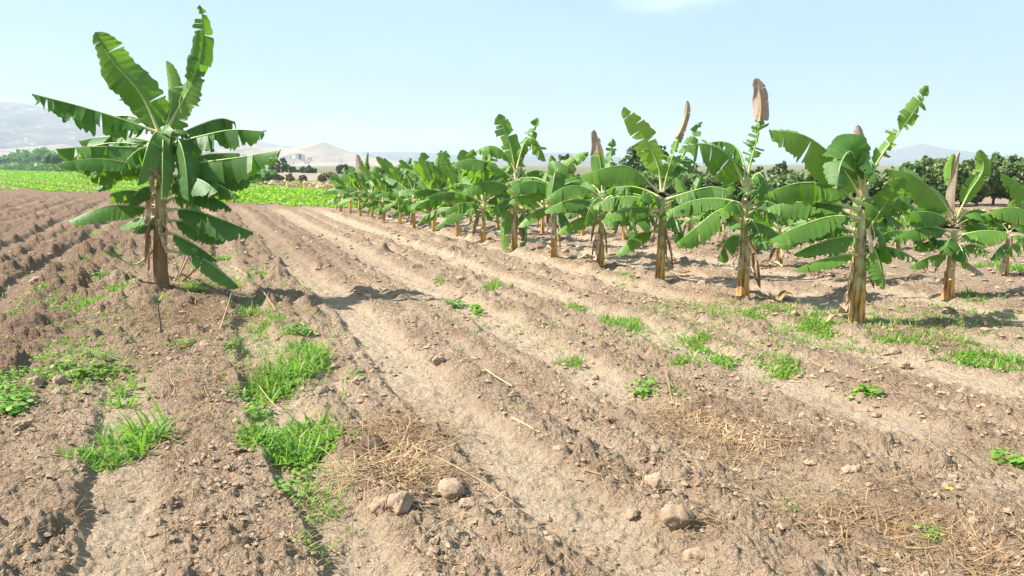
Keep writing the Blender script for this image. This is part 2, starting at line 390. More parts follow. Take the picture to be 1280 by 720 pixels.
def unit(v): return v / (np.linalg.norm(v) + 1e-9)
def bez(p, n):
    t = np.linspace(0, 1, n)[:, None]
    if len(p) == 3: return (1 - t) ** 2 * p[0] + 2 * t * (1 - t) * p[1] + t * t * p[2]
    # catmull through given points
    P = np.array(p); P = np.vstack([2 * P[0] - P[1], P, 2 * P[-1] - P[-2]]); out = []
    m = len(P) - 3
    for tt in np.linspace(0, m - 1e-6, n):
        i = int(tt); f = tt - i; a, b_, c, d = P[i:i + 4]
        out.append(.5 * ((2 * b_) + (c - a) * f + (2 * a - 5 * b_ + 4 * c - d) * f * f + (3 * b_ - 3 * c + d - a) * f ** 3))
    return np.array(out)
def add_leaf(parent, org, pts, W, droop=50, hint=(0, 0, 1), torn=.5, dry=None, hue=0.15, pet=.16, name='leaf', n=30, nw=4, rib=.014, curl=25, rng=random, dead=False, blunt=0):
    """pts: control points (world) of the midrib, W half width in m"""
    C = bez([np.asarray(p, float) for p in pts], n + 1) - org
    T = np.gradient(C, axis=0); T = T / (np.linalg.norm(T, axis=1)[:, None] + 1e-9)
    hint = unit(np.array(hint, float)); S = np.cross(T, hint); S /= np.linalg.norm(S, axis=1)[:, None] + 1e-9
    N = np.cross(S, T)
    Ln = np.sum(np.linalg.norm(np.diff(C, axis=0), axis=1))
    gdown = np.array([0, 0, -1.0]); gw = (0.45 + .25 * torn) if abs(hint[2]) > .6 else 0.12
    D = -N * (1 - gw) + gdown * gw; D = D / np.linalg.norm(D, axis=1)[:, None]
    i0 = max(1, int(pet * n)); V = []; F = []; AD = []; AH = []; UV = []
    for side in (-1, 1):
        bnd = [i0]
        while bnd[-1] < n:
            step = (1 + int(rng.random() * 2.2)) if rng.random() < torn * .8 else int((2 + rng.random() * 6) * (1 + 1.8 * (1 - torn)))
            bnd.append(min(n, bnd[-1] + step))
        for b0, b1 in zip(bnd[:-1], bnd[1:]):
            if torn > .75 and rng.random() < .10 and b0 > i0 + 2: continue
            da = R(rng.gauss(0, 26) * (torn * 1.0 + .05)); ll = 1 - (torn * .38 if not blunt else .1) * rng.random() ** 1.5; gap = .02 + torn * .42 * rng.random() ** 3
            cc = curl + rng.gauss(0, 22) * torn; mid = (b0 + b1) / 2; base = len(V); cnt = b1 - b0 + 1
            sdry = 0.35 * rng.random() if rng.random() < .3 else 0
            tilt = rng.gauss(0, .25) * torn
            for s in range(b0, b1 + 1):
                t = (s - i0) / (n - i0); tb = t if not blunt else .14 + .84 * t; w_ = W * (math.sin(math.pi * min(1, tb ** .8 * .97 + .03)) ** .5 if t < 1 else 0.02) * ll
                w_ *= 1 + (.12 * math.sin(t * 9 + side * 2) if blunt else .05 * math.sin(s * 1.7 + side)) + (0 if blunt else .10 * (rng.random() - .5))
                p = C[s].copy(); a = R(droop) * (.75 + .35 * math.sin(math.pi * t)) + da
                for v in range(nw + 1):
                    vv = v / nw
                    if v:
                        aa = a + R(cc) * (vv - .3)
                        p = p + (w_ / nw) * (math.cos(aa) * side * S[s] + math.sin(aa) * D[s]) + T[s] * (w_ / nw) * (.18 + tilt)
                    q = p - T[s] * (s - mid) * (Ln / n) * gap * vv ** 1.5
                    q = q + N[s] * ((.22 * W * math.sin(t * 7 + v * .9 + side) if blunt else .05 * W * math.sin(s * 2.1 + v * 1.3 + side)) * vv)
                    V.append(q); UV.append((t * Ln, side * vv)); AH.append(min(1, max(0, hue + .12 * (rng.random() - .5))))
                    dd = 0.0
                    if dry is not None: dd = float(sst(dry - .06, dry + .06, t + .04 * math.sin(s * 3 + v)))
                    if v == nw: dd = max(dd, sdry + (.25 if t > .9 else 0))
                    AD.append(1.0 if dead else dd)
            for s in range(cnt - 1):
                for v in range(nw):
                    k = base + s * (nw + 1) + v
                    f = (k, k + 1, k + nw + 2, k + nw + 1)
                    F.append(f if side < 0 else f[::-1])
    me = mesh_np(name, np.array(V), np.array(F), M_DEAD if dead else M_LEAF, {'dry': AD, 'hue': AH}, np.array(UV))
    lo = link(name, me, parent)
    rad = np.linspace(rib, rib * .18, n + 1) + rib * .9 * np.exp(-np.arange(n + 1) / (n * .09))
    Vr, Fr = tube(C[::2] - (N[::2] * rib * .3), rad[::2], 5)
    dr = np.repeat(np.array([1.0 if dead else (float(sst(dry - .1, dry + .1, (s / n)) ) if dry is not None else 0.0) for s in range(0, n + 1, 2)]), 5)
    link('midrib', mesh_np('midrib', Vr, Fr, M_RIB, {'dry': dr, 'cream': np.repeat(np.clip(1 - np.arange(0, n + 1, 2) / (n * .30), 0, 1), 5)}), lo)
    return lo

def pseudostem(parent, h, r0, r1, lean=(0, 0), mat=None, rng=random):
    n = 16; sides = 26; V = []; F = []
    for i in range(n + 1):
        t = i / n; z = -0.08 + (h + .08) * t; r = r0 * (1 - .60 * t ** .6)
        if t < .12: r *= 1.12 - t
        for k in range(sides):
            a = 2 * math.pi * k / sides
            rk = r * (.93 + .16 * ((a * 2.0 / math.pi + t * 1.3 + parent.location.x) % 1.0)) * (1 + .06 * math.sin(3 * a + 2.2 * t + parent.location.x * 3) + .05 * math.sin(7 * a + t * 6) + .03 * math.sin(t * 25 + 2 * a))
            V.append((lean[0] * t * t + rk * math.cos(a), lean[1] * t * t + rk * math.sin(a), z))
    for i in range(n):
        for k in range(sides):
            k2 = (k + 1) % sides; F.append((i * sides + k, i * sides + k2, (i + 1) * sides + k2, (i + 1) * sides + k))
    o = link('pseudostem', mesh_np('pseudostem', V, F, mat or M_STEM), parent)
    return o
def sheaths(parent, h, r0, cnt, rng, mat=None, spread=.10):
    for k in range(cnt):
        a = rng.random() * 6.28; z1 = h * (.25 + .6 * rng.random()); ln = .15 + .25 * rng.random(); wd = .025 + .03 * rng.random()
        V = []; F = []; m = 6
        for i in range(m + 1):
            t = i / m; rr = r0 * (1.02 + .05 * math.sin(3 * t)) * (1 - .25 * z1 / h) + (spread * rng.random() + .015) * t ** 2; z = z1 + ln * .5 - ln * t
            if z < 0.01: z = .01 + .004 * i
            ww = wd * (1 - .7 * t) / r0 * .8
            for s in (-1, 0, 1):
                V.append(((rr + (0.006 if s == 0 else 0)) * math.cos(a + s * ww), (rr + (.006 if s == 0 else 0)) * math.sin(a + s * ww), z))
        for i in range(m):
            for s in (0, 1):
                q = i * 3 + s; F.append((q, q + 1, q + 4, q + 3))
        link('dry_sheath', mesh_np('dry_sheath', V, F, mat or M_SHEATH), parent)
def hanging_dead(parent, org, z, az, ln, W, rng):
    """brown withered leaf hanging down along the stem"""
    d = np.array([math.cos(az), math.sin(az), 0])
    p0 = org + np.array([0, 0, z]); p1 = p0 + d * ln * .38 + np.array([0, 0, .06]); p2 = p0 + d * (ln * .42) + np.array([0, 0, -min(ln * .8, z - .06)])
    add_leaf(parent, org, [p0, p1, p2], W, 75, (d[0], d[1], .5), .5, 0.0, 0, .3, 'dead_leaf', 14, 3, .009, 50, rng, dead=True)

UP = (0, 0, 1); CAMH = (0, -1, .25); MIX = (0, -.8, .9); LFT = (-.7, -.4, .8); RGT = (.7, -.4, .8)
def plant(base, label, leaves, top, r0=.085, r1=.05, mat=None, dead=3, sh=4, seed=0, group='banana plants of the field', name='banana_plant', zf=1):
    rng = random.Random(seed * 31 + 5)
    X, Y = on_ground(*base); z = ground_z(X, Y); X, Y = on_ground(base[0], base[1], z)
    org = np.array([X, Y, z]); e = empty(name, org); tag(e, label, 'banana plant', group)
    tp = on_plane(top[0], top[1], Y); h = tp[2] - z
    pseudostem(e, h, r0, r1, (tp[0] - X, 0), mat, rng)
    s = Y / FPX                                        # metres per photo pixel at this plant
    if X > -3 and Y < 17.5 and len(leaves) > 9:
        leaves = list(leaves); sc = 1 / s; fr = random.Random(seed * 7 + 1)
        for q in range(5):
            a = q * 2.3 + fr.random(); ln = sc * fr.uniform(.75, .95); ry_ = top[1] + sc * fr.uniform(-.05, .30); dx_ = math.cos(a) * ln
            leaves.append((top[0], ry_, top[0] + dx_, ry_ + sc * fr.uniform(-.22, .12), D(w=sc * .125, dr=58, torn=fr.uniform(.5, .9), hue=fr.uniform(0, .2), dep=abs(math.sin(a)) * ln, arch=sc * .14)))
    for lf in leaves:
        d = dict(w=16, dr=55, hint=UP, torn=.5, dry=None, hue=.15, dep=0, arch=14, via=None, pet=.16)
        d.update(lf[4] if len(lf) > 4 else {})
        rx, ry, tx, ty = lf[:4]
        p0 = on_plane(rx, ry, Y); p0[0] = X + (p0[0] - X) * .8; p2 = on_plane(tx, ty, Y + d['dep'] * s)
        if d['dry'] is None and not d.get('blunt') and X > -3: d['torn'] = min(1, d['torn'] * 1.2 + .08); d['hue'] = min(1, d['hue'] + .08)
        if d['via']:
            k = len(d['via']); pts = [p0] + [on_plane(vx, vy, Y + d['dep'] * s * (q + 1) / (k + 1)) for q, (vx, vy) in enumerate(d['via'])] + [p2]
            if len(pts) == 3: pts = [pts[0], 2 * pts[1] - .5 * (pts[0] + pts[2]), pts[2]]
        else:
            c = (p0 + p2) / 2; c[2] += d['arch'] * 2 * s; pts = [p0, c, p2]
        add_leaf(e, org, pts, d['w'] * s * (1.36 if Y > 5 and X > -3 and d['dry'] is None else 1.22), d['dr'], d['hint'], d['torn'], d['dry'], d['hue'], d['pet'], blunt=d.get('blunt', 0), rng=rng, rib=.0125 * min(1.2, h), n=44 if Y < 11 else (30 if Y < 15 else 20), nw=4 if Y < 14 else 3)
    sheaths(e, h, r0, sh, rng)
    for k in range(dead):
        hanging_dead(e, org, h * (.45 + .35 * rng.random()), rng.random() * 6.28, .35 + .25 * rng.random(), .05 + .04 * rng.random(), rng)
    return e

B = dict
def D(**k): return k
PLANTS = []
# the big plant on the left
plant((202, 366), 'tall dark green banana plant standing alone at the left of the furrows', [
    (208, 168, 250, 6, D(via=[(232, 120), (247, 87), (254, 40)], w=12, dr=15, hint=(.25, -1, .2), torn=.85, hue=.12, pet=.30)),
    (210, 170, 246, 82, D(via=[(226, 130)], w=17, dr=10, hint=(-.25, -1, .2), torn=.25, hue=.35, pet=.08)),
    (207, 165, 208, 76, D(via=[(214, 125)], w=12, dr=20, hint=(-.4, -1, 0), torn=.1, hue=.55, pet=.25, dep=15)),
    (203, 168, 119, 40, D(via=[(176, 118), (140, 76)], w=25, dr=30, hint=(-.15, -.9, .5), torn=.22, hue=.30, pet=.05, dep=-18)),
    (200, 165, 40, 117, D(via=[(150, 148), (95, 131)], w=25, dr=68, torn=.9, hue=.05, pet=.12, dep=-25)),
    (203, 190, 70, 186, D(via=[(165, 184), (115, 183)], w=24, dr=68, torn=.7, hue=.22, dep=-45)),
    (203, 180, 98, 176, D(via=[(150, 170)], w=22, dr=60, torn=.6, hue=.05, dep=30)),
    (203, 212, 96, 218, D(via=[(150, 206)], w=20, dr=60, torn=.6, hue=.25, dep=-20)),
    (203, 225, 70, 206, D(via=[(140, 200)], w=18, dr=55, torn=.4, hue=.2, dep=-70)),
    (200, 262, 85, 276, D(via=[(165, 257), (130, 258)], w=18, dr=52, torn=.12, hue=.12, dep=-30)),
    (200, 248, 138, 243, D(via=[(165, 238)], w=16, dr=50, torn=.3, hue=.3, dep=-50)),
    (202, 272, 152, 284, D(w=12, dr=45, torn=.1, hue=.2, arch=6, dep=35)),
    (202, 280, 166, 290, D(w=9, dr=45, torn=.1, hue=.0, arch=4, dep=-20)),
    (210, 178, 294, 152, D(via=[(245, 158), (275, 148)], w=21, dr=60, torn=.75, hue=.1, dep=30)),
    (210, 182, 333, 164, D(via=[(250, 170), (290, 162)], w=22, dr=68, torn=.85, hue=.0, dep=-15)),
    (212, 210, 351, 187, D(via=[(250, 203), (300, 196)], w=25, dr=70, torn=.6, hue=.0, dep=-40)),
    (210, 215, 300, 192, D(via=[(250, 195)], w=24, dr=60, torn=.3, hue=.15, dep=50)),
    (212, 228, 313, 228, D(via=[(260, 212)], w=24, dr=62, torn=.3, hue=.0, dep=20)),
    (210, 240, 272, 240, D(via=[(238, 222)], w=22, dr=55, torn=.3, hue=.0, dep=-60)),
    (211, 262, 316, 290, D(via=[(240, 262), (280, 275)], w=22, dr=60, torn=.25, hue=.0, dep=-25)),
    (210, 276, 283, 299, D(via=[(245, 280)], w=19, dr=55, torn=.25, hue=.0, dep=20)),
    (210, 290, 271, 326, D(via=[(238, 302)], w=14, dr=50, torn=.2, hue=.02, dep=-10)),
    (209, 312, 298, 360, D(via=[(235, 318), (262, 328)], w=13, dr=35, torn=.05, hue=.08, dep=-25, pet=.42, hint=(.3, -.5, .8))),
    (206, 172, 203, 250, D(via=[(204, 168), (203, 200)], w=16, dr=34, hint=(0, -1, .1), torn=.5, hue=.35, dep=-55, pet=.2)),
    (206, 180, 172, 232, D(via=[(190, 170)], w=20, dr=40, hint=(-.4, -.8, .4), torn=.4, hue=.3, dep=-55, pet=.15)),
    (207, 185, 236, 252, D(via=[(225, 178)], w=20, dr=40, hint=(.4, -.8, .4), torn=.4, hue=.05, dep=-50, pet=.15)),
    (205, 300, 128, 313, D(via=[(170, 330), (145, 318)], w=6, dr=25, torn=.05, hue=.5, dep=-30, pet=.55)),
    (204, 170, 160, 92, D(via=[(186, 126)], w=17, dr=48, hint=(.3, -.7, .6), torn=.55, hue=.0, dep=25, pet=.05)),
    (210, 168, 238, 98, D(via=[(226, 132)], w=14, dr=45, hint=(.4, -.8, .3), torn=.6, hue=.0, dep=25, pet=.05)),
    (205, 172, 128, 150, D(via=[(168, 146)], w=16, dr=64, torn=.75, hue=.05, dep=22)),
    (212, 232, 326, 218, D(via=[(255, 214), (295, 212)], w=17, dr=70, torn=.8, hue=.0, dep=35)),
    (212, 222, 300, 246, D(via=[(250, 222)], w=17, dr=65, torn=.7, hue=.0, dep=-30)),
    (210, 244, 290, 262, D(via=[(250, 240)], w=17, dr=62, torn=.6, hue=.0, dep=-10)),
    (212, 205, 270, 168, D(via=[(240, 180)], w=15, dr=60, torn=.8, hue=.0, dep=55)),
    (211, 252, 258, 276, D(via=[(235, 248)], w=15, dr=60, torn=.5, hue=.0, dep=60)),
    (200, 205, 118, 236, D(via=[(160, 208)], w=15, dr=66, torn=.7, hue=.15, dep=20)),
    (200, 218, 134, 214, D(via=[(165, 206)], w=14, dr=66, torn=.8, hue=.0, dep=50)),
    (202, 238, 158, 262, D(via=[(176, 236)], w=13, dr=60, torn=.6, hue=.2, dep=-40)),
    (203, 190, 150, 214, D(via=[(175, 186)], w=15, dr=66, torn=.8, hue=.1, dep=-60)),
    (200, 185, 88, 200, D(via=[(150, 178), (112, 184)], w=13, dr=72, torn=.85, hue=.0, dep=12)),
    (207, 190, 238, 214, D(via=[(224, 178)], w=14, dr=62, torn=.8, hue=.0, dep=30)),
], (205, 182), .105, .065, M_STEMB, dead=6, sh=20, seed=1)

plant((1071, 405), 'nearest banana plant on the right, thick orange base, one leaf raised to the upper right', [
    (1079, 250, 1160, 107, D(via=[(1096, 205), (1122, 168), (1148, 132)], w=11, dr=25, hint=(.3, -1, .1), torn=.8, hue=.35, pet=.2)),
    (1079, 245, 1073, 156, D(via=[(1078, 200)], w=11, dr=20, hint=(-.1, -1, .1), torn=.3, hue=.3, dry=.25, pet=.2, dep=10)),
    (1074, 245, 961, 163, D(via=[(1050, 205), (1008, 170)], w=22, dr=28, hint=(-.25, -.75, .75), torn=.05, hue=.42, pet=.08, dep=-12)),
    (1077, 245, 1046, 236, D(via=[(1066, 192), (1052, 202)], w=18, dr=32, hint=(-.4, -1, .2), torn=.3, hue=.0, dep=-45, pet=.12)),
    (1080, 240, 1095, 228, D(via=[(1085, 200)], w=13, dr=32, hint=(.4, -1, .2), torn=.3, hue=.0, dep=-30, pet=.12)),
    (1081, 296, 1130, 222, D(via=[(1102, 262)], w=16, dr=10, hint=(.2, -1, .2), torn=.35, hue=.12, dep=-30, pet=.08)),
    (1075, 255, 960, 240, D(via=[(1040, 232), (1000, 228)], w=22, dr=60, torn=.3, hue=.28, dep=-10)),
    (1075, 262, 957, 260, D(via=[(1010, 252)], w=17, dr=55, torn=.2, hue=.2, dep=30)),
    (1075, 272, 961, 300, D(via=[(1040, 270), (1000, 282)], w=18, dr=50, torn=.1, hue=.22, dep=-20)),
    (1077, 296, 992, 318, D(via=[(1040, 298)], w=15, dr=50, torn=.2, hue=.2, dep=-15)),
    (1077, 318, 992, 338, D(via=[(1035, 322)], w=12, dr=42, torn=.1, hue=.42, dep=-30)),
    (1078, 300, 1104, 362, D(via=[(1096, 318)], w=14, dr=30, hint=(.3, -.8, .4), torn=.4, hue=.45, dep=-25, pet=.3)),
    (1080, 285, 1108, 330, D(via=[(1102, 292)], w=16, dr=40, torn=.4, hue=.05, dep=10)),
    (1078, 270, 1128, 282, D(w=15, dr=50, torn=.4, hue=.1, dep=45, arch=10)),
    (1078, 260, 1145, 262, D(w=15, dr=50, torn=.4, hue=.1, dep=70, arch=16)),
], (1078, 262), .088, .055, dead=3, sh=7, seed=2)

plant((928, 375), 'banana plant with a greyish withered flag at the very tip of its tallest leaf', [
    (932, 236, 951, 146, D(via=[(938, 205), (946, 175)], w=11, dr=38, hint=(-.1, -1, .1), torn=.95, hue=.3, pet=.30)),
    (952, 152, 944, 98, D(via=[(951, 124)], w=10, dr=24, hint=(-.3, -1, .1), torn=.12, hue=.3, dry=-.3, pet=.0, blunt=1)),
    (930, 232, 854, 182, D(via=[(912, 196), (885, 180)], w=22, dr=32, hint=(-.1, -.8, .7), torn=.3, hue=.3, dep=-20, pet=.08)),
    (930, 232, 888, 178, D(via=[(922, 186)], w=18, dr=55, hint=(.3, -.5, .8), torn=.6, hue=.0, dep=25, pet=.08)),
    (930, 262, 845, 304, D(via=[(900, 262), (870, 284)], w=18, dr=50, torn=.35, hue=.2, dep=-25)),
    (930, 256, 832, 266, D(via=[(880, 248)], w=16, dr=50, torn=.35, hue=.25, dep=15)),
    (930, 296, 899, 326, D(via=[(910, 298)], w=17, dr=45, torn=.25, hue=.2, dep=-20)),
    (933, 240, 962, 252, D(via=[(950, 216)], w=15, dr=50, torn=.5, hue=.0, dep=-20)),
    (933, 262, 985, 276, D(via=[(962, 252)], w=15, dr=50, torn=.4, hue=.1, dep=-15)),
    (933, 258, 1000, 244, D(via=[(965, 236)], w=15, dr=50, torn=.3, hue=.2, dep=35)),
    (932, 280, 975, 296, D(w=14, dr=50, torn=.3, hue=.15, dep=20, arch=8)),
    (931, 270, 905, 262, D(w=16, dr=50, torn=.4, hue=.3, dep=-55, arch=14)),
    (931, 275, 955, 310, D(w=13, dr=50, torn=.4, hue=.05, dep=-35, arch=12)),
    (931, 262, 872, 285, D(w=15, dr=50, torn=.4, hue=.25, dep=50, arch=12)),
], (931, 250), .085, .055, dead=3, sh=6, seed=3)

plant((825, 353), 'banana plant with two raised leaves in a V, the left one yellow green', [
    (827, 240, 779, 134, D(via=[(822, 205), (806, 172)], w=14, dr=25, hint=(.2, -1, .3), torn=.55, hue=.95, pet=.22)),
    (829, 240, 851, 168, D(via=[(838, 204)], w=10, dr=30, hint=(-.1, -1, .2), torn=.8, hue=.6, pet=.12)),
    (850, 172, 859, 126, D(via=[(856, 150)], w=6.5, dr=45, hint=(-.4, -1, .1), torn=.15, hue=.55, dry=-.3, pet=.0, blunt=1)),
    (823, 240, 724, 220, D(via=[(790, 210), (760, 209)], w=19, dr=60, torn=.12, hue=.4, dep=-20)),
    (830, 250, 914, 238, D(via=[(860, 240), (890, 233)], w=20, dr=60, torn=.2, hue=.05, dep=-25)),
    (830, 250, 895, 262, D(w=15, dr=55, torn=.3, hue=.2, dep=40, arch=16)),
    (823, 255, 740, 258, D(via=[(780, 245)], w=16, dr=52, torn=.4, hue=.2, dep=15)),
    (823, 262, 751, 277, D(via=[(785, 260)], w=16, dr=52, torn=.35, hue=.25, dep=-25)),
    (824, 272, 783, 294, D(via=[(800, 272)], w=16, dr=50, torn=.4, hue=.15, dep=-30)),
    (824, 290, 770, 319, D(via=[(795, 294)], w=13, dr=45, torn=.1, hue=.3, dep=-10)),
    (829, 240, 877, 152, D(via=[(850, 200)], w=10, dr=30, hint=(0, -1, .2), torn=.8, hue=.05, dep=40, pet=.2)),
    (829, 238, 872, 208, D(via=[(852, 200)], w=16, dr=50, torn=.6, hue=.05, dep=30)),
    (829, 282, 855, 306, D(via=[(848, 280)], w=14, dr=55, torn=.2, hue=.0, dep=-15)),
    (828, 270, 850, 290, D(w=14, dr=50, torn=.3, hue=.1, dep=-50, arch=14)),
    (827, 262, 800, 250, D(w=15, dr=50, torn=.3, hue=.15, dep=-55, arch=14)),
], (828, 250), .082, .05, dead=4, sh=6, seed=4)

plant((750, 333), 'banana plant with one upright olive leaf browned at the top', [
    (753, 245, 742, 162, D(via=[(750, 200)], w=10, dr=30, hint=(.2, -1, .1), torn=.2, blunt=1, hue=.25, dry=.55, pet=.12)),
    (754, 240, 765, 172, D(via=[(762, 205)], w=7, dr=30, hint=(0, -1, .2), torn=.8, hue=.0, pet=.2, dep=20)),
    (751, 246, 680, 251, D(via=[(715, 232)], w=14, dr=55, torn=.3, hue=.2, dep=-15)),
    (751, 256, 681, 266, D(via=[(715, 250)], w=13, dr=52, torn=.3, hue=.22, dep=-25)),
    (750, 274, 695, 292, D(via=[(725, 272)], w=12, dr=45, torn=.15, hue=.35, dep=-10)),
    (755, 250, 812, 262, D(via=[(785, 242)], w=14, dr=55, torn=.3, hue=.1, dep=-10)),
    (755, 246, 800, 238, D(w=13, dr=50, torn=.4, hue=.2, dep=30, arch=12)),
    (754, 262, 790, 282, D(w=13, dr=50, torn=.4, hue=.1, dep=15, arch=8)),
    (753, 254, 768, 288, D(w=12, dr=50, torn=.4, hue=.2, dep=-35, arch=14)),
    (753, 250, 730, 280, D(w=13, dr=50, torn=.4, hue=.4, dep=-35, arch=12)),
    (753, 246, 722, 235, D(w=14, dr=50, torn=.4, hue=.15, dep=45, arch=12)),
], (753, 252), .072, .045, dead=4, sh=5, seed=5)

plant((692, 322), 'banana plant with a slim yellowish leaf raised to the right, fifth from the nearest', [
    (695, 228, 736, 190, D(via=[(708, 208)], w=8, dr=30, hint=(-.2, -1, .3), torn=.5, hue=.6, pet=.15)),
    (694, 226, 689, 194, D(w=5, dr=25, hint=CAMH, torn=.3, hue=.3, arch=2)),
    (694, 225, 706, 200, D(w=6, dr=25, hint=CAMH, torn=.2, hue=.3, dry=.2, arch=2, dep=10)),
    (693, 238, 633, 238, D(via=[(665, 226)], w=13, dr=55, torn=.3, hue=.15, dep=-15)),
    (693, 246, 636, 252, D(via=[(665, 240)], w=12, dr=52, torn=.2, hue=.35, dep=-10)),
    (692, 264, 647, 284, D(via=[(672, 262)], w=11, dr=45, torn=.3, hue=.4, dep=-10)),
    (694, 232, 688, 252, D(via=[(694, 215)], w=14, dr=35, hint=(-.2, -1, .3), torn=.4, hue=.15, dep=-40)),
    (696, 245, 752, 252, D(via=[(725, 236)], w=14, dr=55, torn=.3, hue=.15, dep=-20)),
    (696, 252, 745, 272, D(w=13, dr=50, torn=.3, hue=.1, dep=10, arch=10)),
    (695, 262, 716, 290, D(w=12, dr=50, torn=.4, hue=.0, dep=-10, arch=8)),
    (694, 244, 660, 222, D(w=12, dr=50, torn=.4, hue=.15, dep=40, arch=8)),
    (695, 240, 730, 222, D(w=12, dr=50, torn=.4, hue=.3, dep=40, arch=8)),
], (694, 238), .07, .045, dead=2, sh=4, seed=6)

plant((643, 311), 'tall mid-row banana plant, two upright leaves and one trailing to the ground', [
    (645, 225, 623, 142, D(via=[(640, 190), (630, 160)], w=10, dr=22, hint=(-.1, -1, .2), torn=.3, hue=.2, pet=.15)),
    (646, 225, 673, 146, D(via=[(658, 188)], w=10, dr=35, hint=(.1, -1, .2), torn=.7, hue=.0, pet=.25, dep=10)),
    (646, 215, 682, 202, D(via=[(662, 172)], w=12, dr=40, hint=(.1, -.7, .7), torn=.5, hue=.45, dep=-10)),
    (645, 215, 594, 190, D(via=[(622, 184)], w=12, dr=50, torn=.4, hue=.3, dep=10)),
    (644, 225, 563, 207, D(via=[(600, 200)], w=13, dr=55, torn=.5, hue=.2, dep=-15)),
    (644, 238, 577, 240, D(via=[(610, 226)], w=13, dr=55, torn=.4, hue=.2, dep=-20)),
    (647, 235, 690, 236, D(via=[(670, 222)], w=12, dr=52, torn=.4, hue=.2, dep=-20)),
    (645, 250, 612, 268, D(w=12, dr=50, torn=.4, hue=.1, dep=-10, arch=8)),
    (641, 262, 630, 313, D(via=[(634, 262), (630, 285)], w=8, dr=30, hint=(-.5, -.8, .3), torn=.5, hue=.4, dep=-12, pet=.2)),
    (645, 262, 656, 314, D(via=[(654, 268), (657, 290)], w=8, dr=40, hint=(.5, -.8, .3), torn=.5, hue=.0, dep=-8, pet=.2)),
    (645, 240, 668, 262, D(w=12, dr=50, torn=.4, hue=.0, dep=-20, arch=8)),
    (645, 230, 680, 215, D(w=12, dr=50, torn=.4, hue=.0, dep=30, arch=8)),
], (645, 235), .07, .045, dead=3, sh=4, seed=7)

plant((1185, 371), 'banana plant with a pinkish dry upright leaf beside a curved green one, near the hedge', [
    (1193, 275, 1200, 189, D(via=[(1194, 235)], w=7.0, dr=35, hint=(.3, -1, .1), torn=.15, blunt=1, hue=.3, dry=-.2, pet=.05)),
    (1194, 270, 1192, 192, D(via=[(1188, 228)], w=6, dr=20, hint=(-.2, -1, .2), torn=.1, hue=.6, dep=8, pet=.45)),
    (1196, 272, 1225, 187, D(via=[(1212, 240), (1229, 212)], w=9.5, dr=25, hint=(-.2, -1, .2), torn=.2, hue=.35, pet=.2)),
    (1190, 270, 1110, 212, D(via=[(1170, 242), (1140, 218)], w=17, dr=32, hint=(-.2, -.8, .7), torn=.15, hue=.35, dep=-10, pet=.1)),
    (1190, 272, 1121, 275, D(via=[(1155, 256)], w=16, dr=55, torn=.2, hue=.35, dep=10)),
    (1190, 278, 1133, 268, D(w=14, dr=50, torn=.3, hue=.1, dep=-20, arch=8)),
    (1190, 290, 1123, 294, D(via=[(1158, 284)], w=13, dr=50, torn=.2, hue=.2, dep=-15)),
    (1190, 303, 1140, 310, D(w=11, dr=45, torn=.3, hue=.2, dep=12, arch=6)),
    (1189, 318, 1136, 334, D(via=[(1165, 320)], w=10, dr=42, torn=.25, hue=.45, dep=-15)),
    (1196, 278, 1250, 282, D(via=[(1222, 262)], w=15, dr=50, torn=.2, hue=.3, dep=10)),
    (1196, 296, 1261, 292, D(via=[(1230, 288)], w=15, dr=50, torn=.15, hue=.3, dep=-15)),
    (1196, 290, 1240, 288, D(w=13, dr=50, torn=.2, hue=.1, dep=30, arch=10)),
    (1192, 302, 1180, 316, D(w=13, dr=50, torn=.3, hue=.0, dep=-35, arch=10)),
    (1194, 306, 1207, 326, D(w=12, dr=40, torn=.1, hue=.0, dep=-25, arch=8)),
    (1196, 318, 1230, 343, D(via=[(1212, 330)], w=9, dr=30, torn=.3, hue=.9, dry=.35, dep=-10, pet=.2)),
], (1193, 288), .075, .05, dead=1, sh=4, seed=8)

plant((1256, 345), 'small banana plant low in the second row near the right frame edge', [
    (1261, 290, 1222, 270, D(w=13, dr=50, torn=.2, hue=.3, dep=10, arch=8)),
    (1260, 296, 1216, 308, D(w=11, dr=48, torn=.2, hue=.3, dep=-10, arch=8)),
    (1260, 292, 1210, 300, D(w=10, dr=48, torn=.2, hue=.1, dep=20, arch=8)),
    (1262, 290, 1300, 285, D(w=12, dr=48, torn=.2, hue=.2, dep=10, arch=10)),
    (1262, 295, 1296, 312, D(w=13, dr=48, torn=.2, hue=.3, dep=-15, arch=8)),
    (1261, 305, 1238, 325, D(w=9, dr=48, torn=.2, hue=.0, dep=-10, arch=6)),
    (1262, 285, 1267, 250, D(w=6, dr=20, hint=CAMH, torn=.2, hue=.5, arch=0)),
], (1260, 298), .06, .04, dead=2, sh=3, seed=9)

plant((1304, 372), 'banana plant cut by the right frame edge, only its broad leaves showing', [
    (1302, 275, 1251, 216, D(via=[(1285, 240)], w=14, dr=32, hint=(-.2, -.8, .7), torn=.1, hue=.35, dep=-5)),
    (1302, 282, 1236, 266, D(via=[(1272, 260)], w=17, dr=52, torn=.1, hue=.4, dep=-10)),
    (1302, 300, 1255, 318, D(via=[(1280, 296)], w=14, dr=50, torn=.2, hue=.35, dep=-20)),
    (1304, 280, 1350, 262, D(w=14, dr=50, torn=.2, hue=.3, dep=10, arch=12)),
    (1304, 290, 1352, 300, D(w=14, dr=50, torn=.2, hue=.3, dep=-10, arch=10)),
    (1304, 275, 1312, 200, D(w=9, dr=25, hint=CAMH, torn=.2, hue=.4, arch=0)),
], (1304, 288), .075, .05, dead=2, sh=3, seed=10)

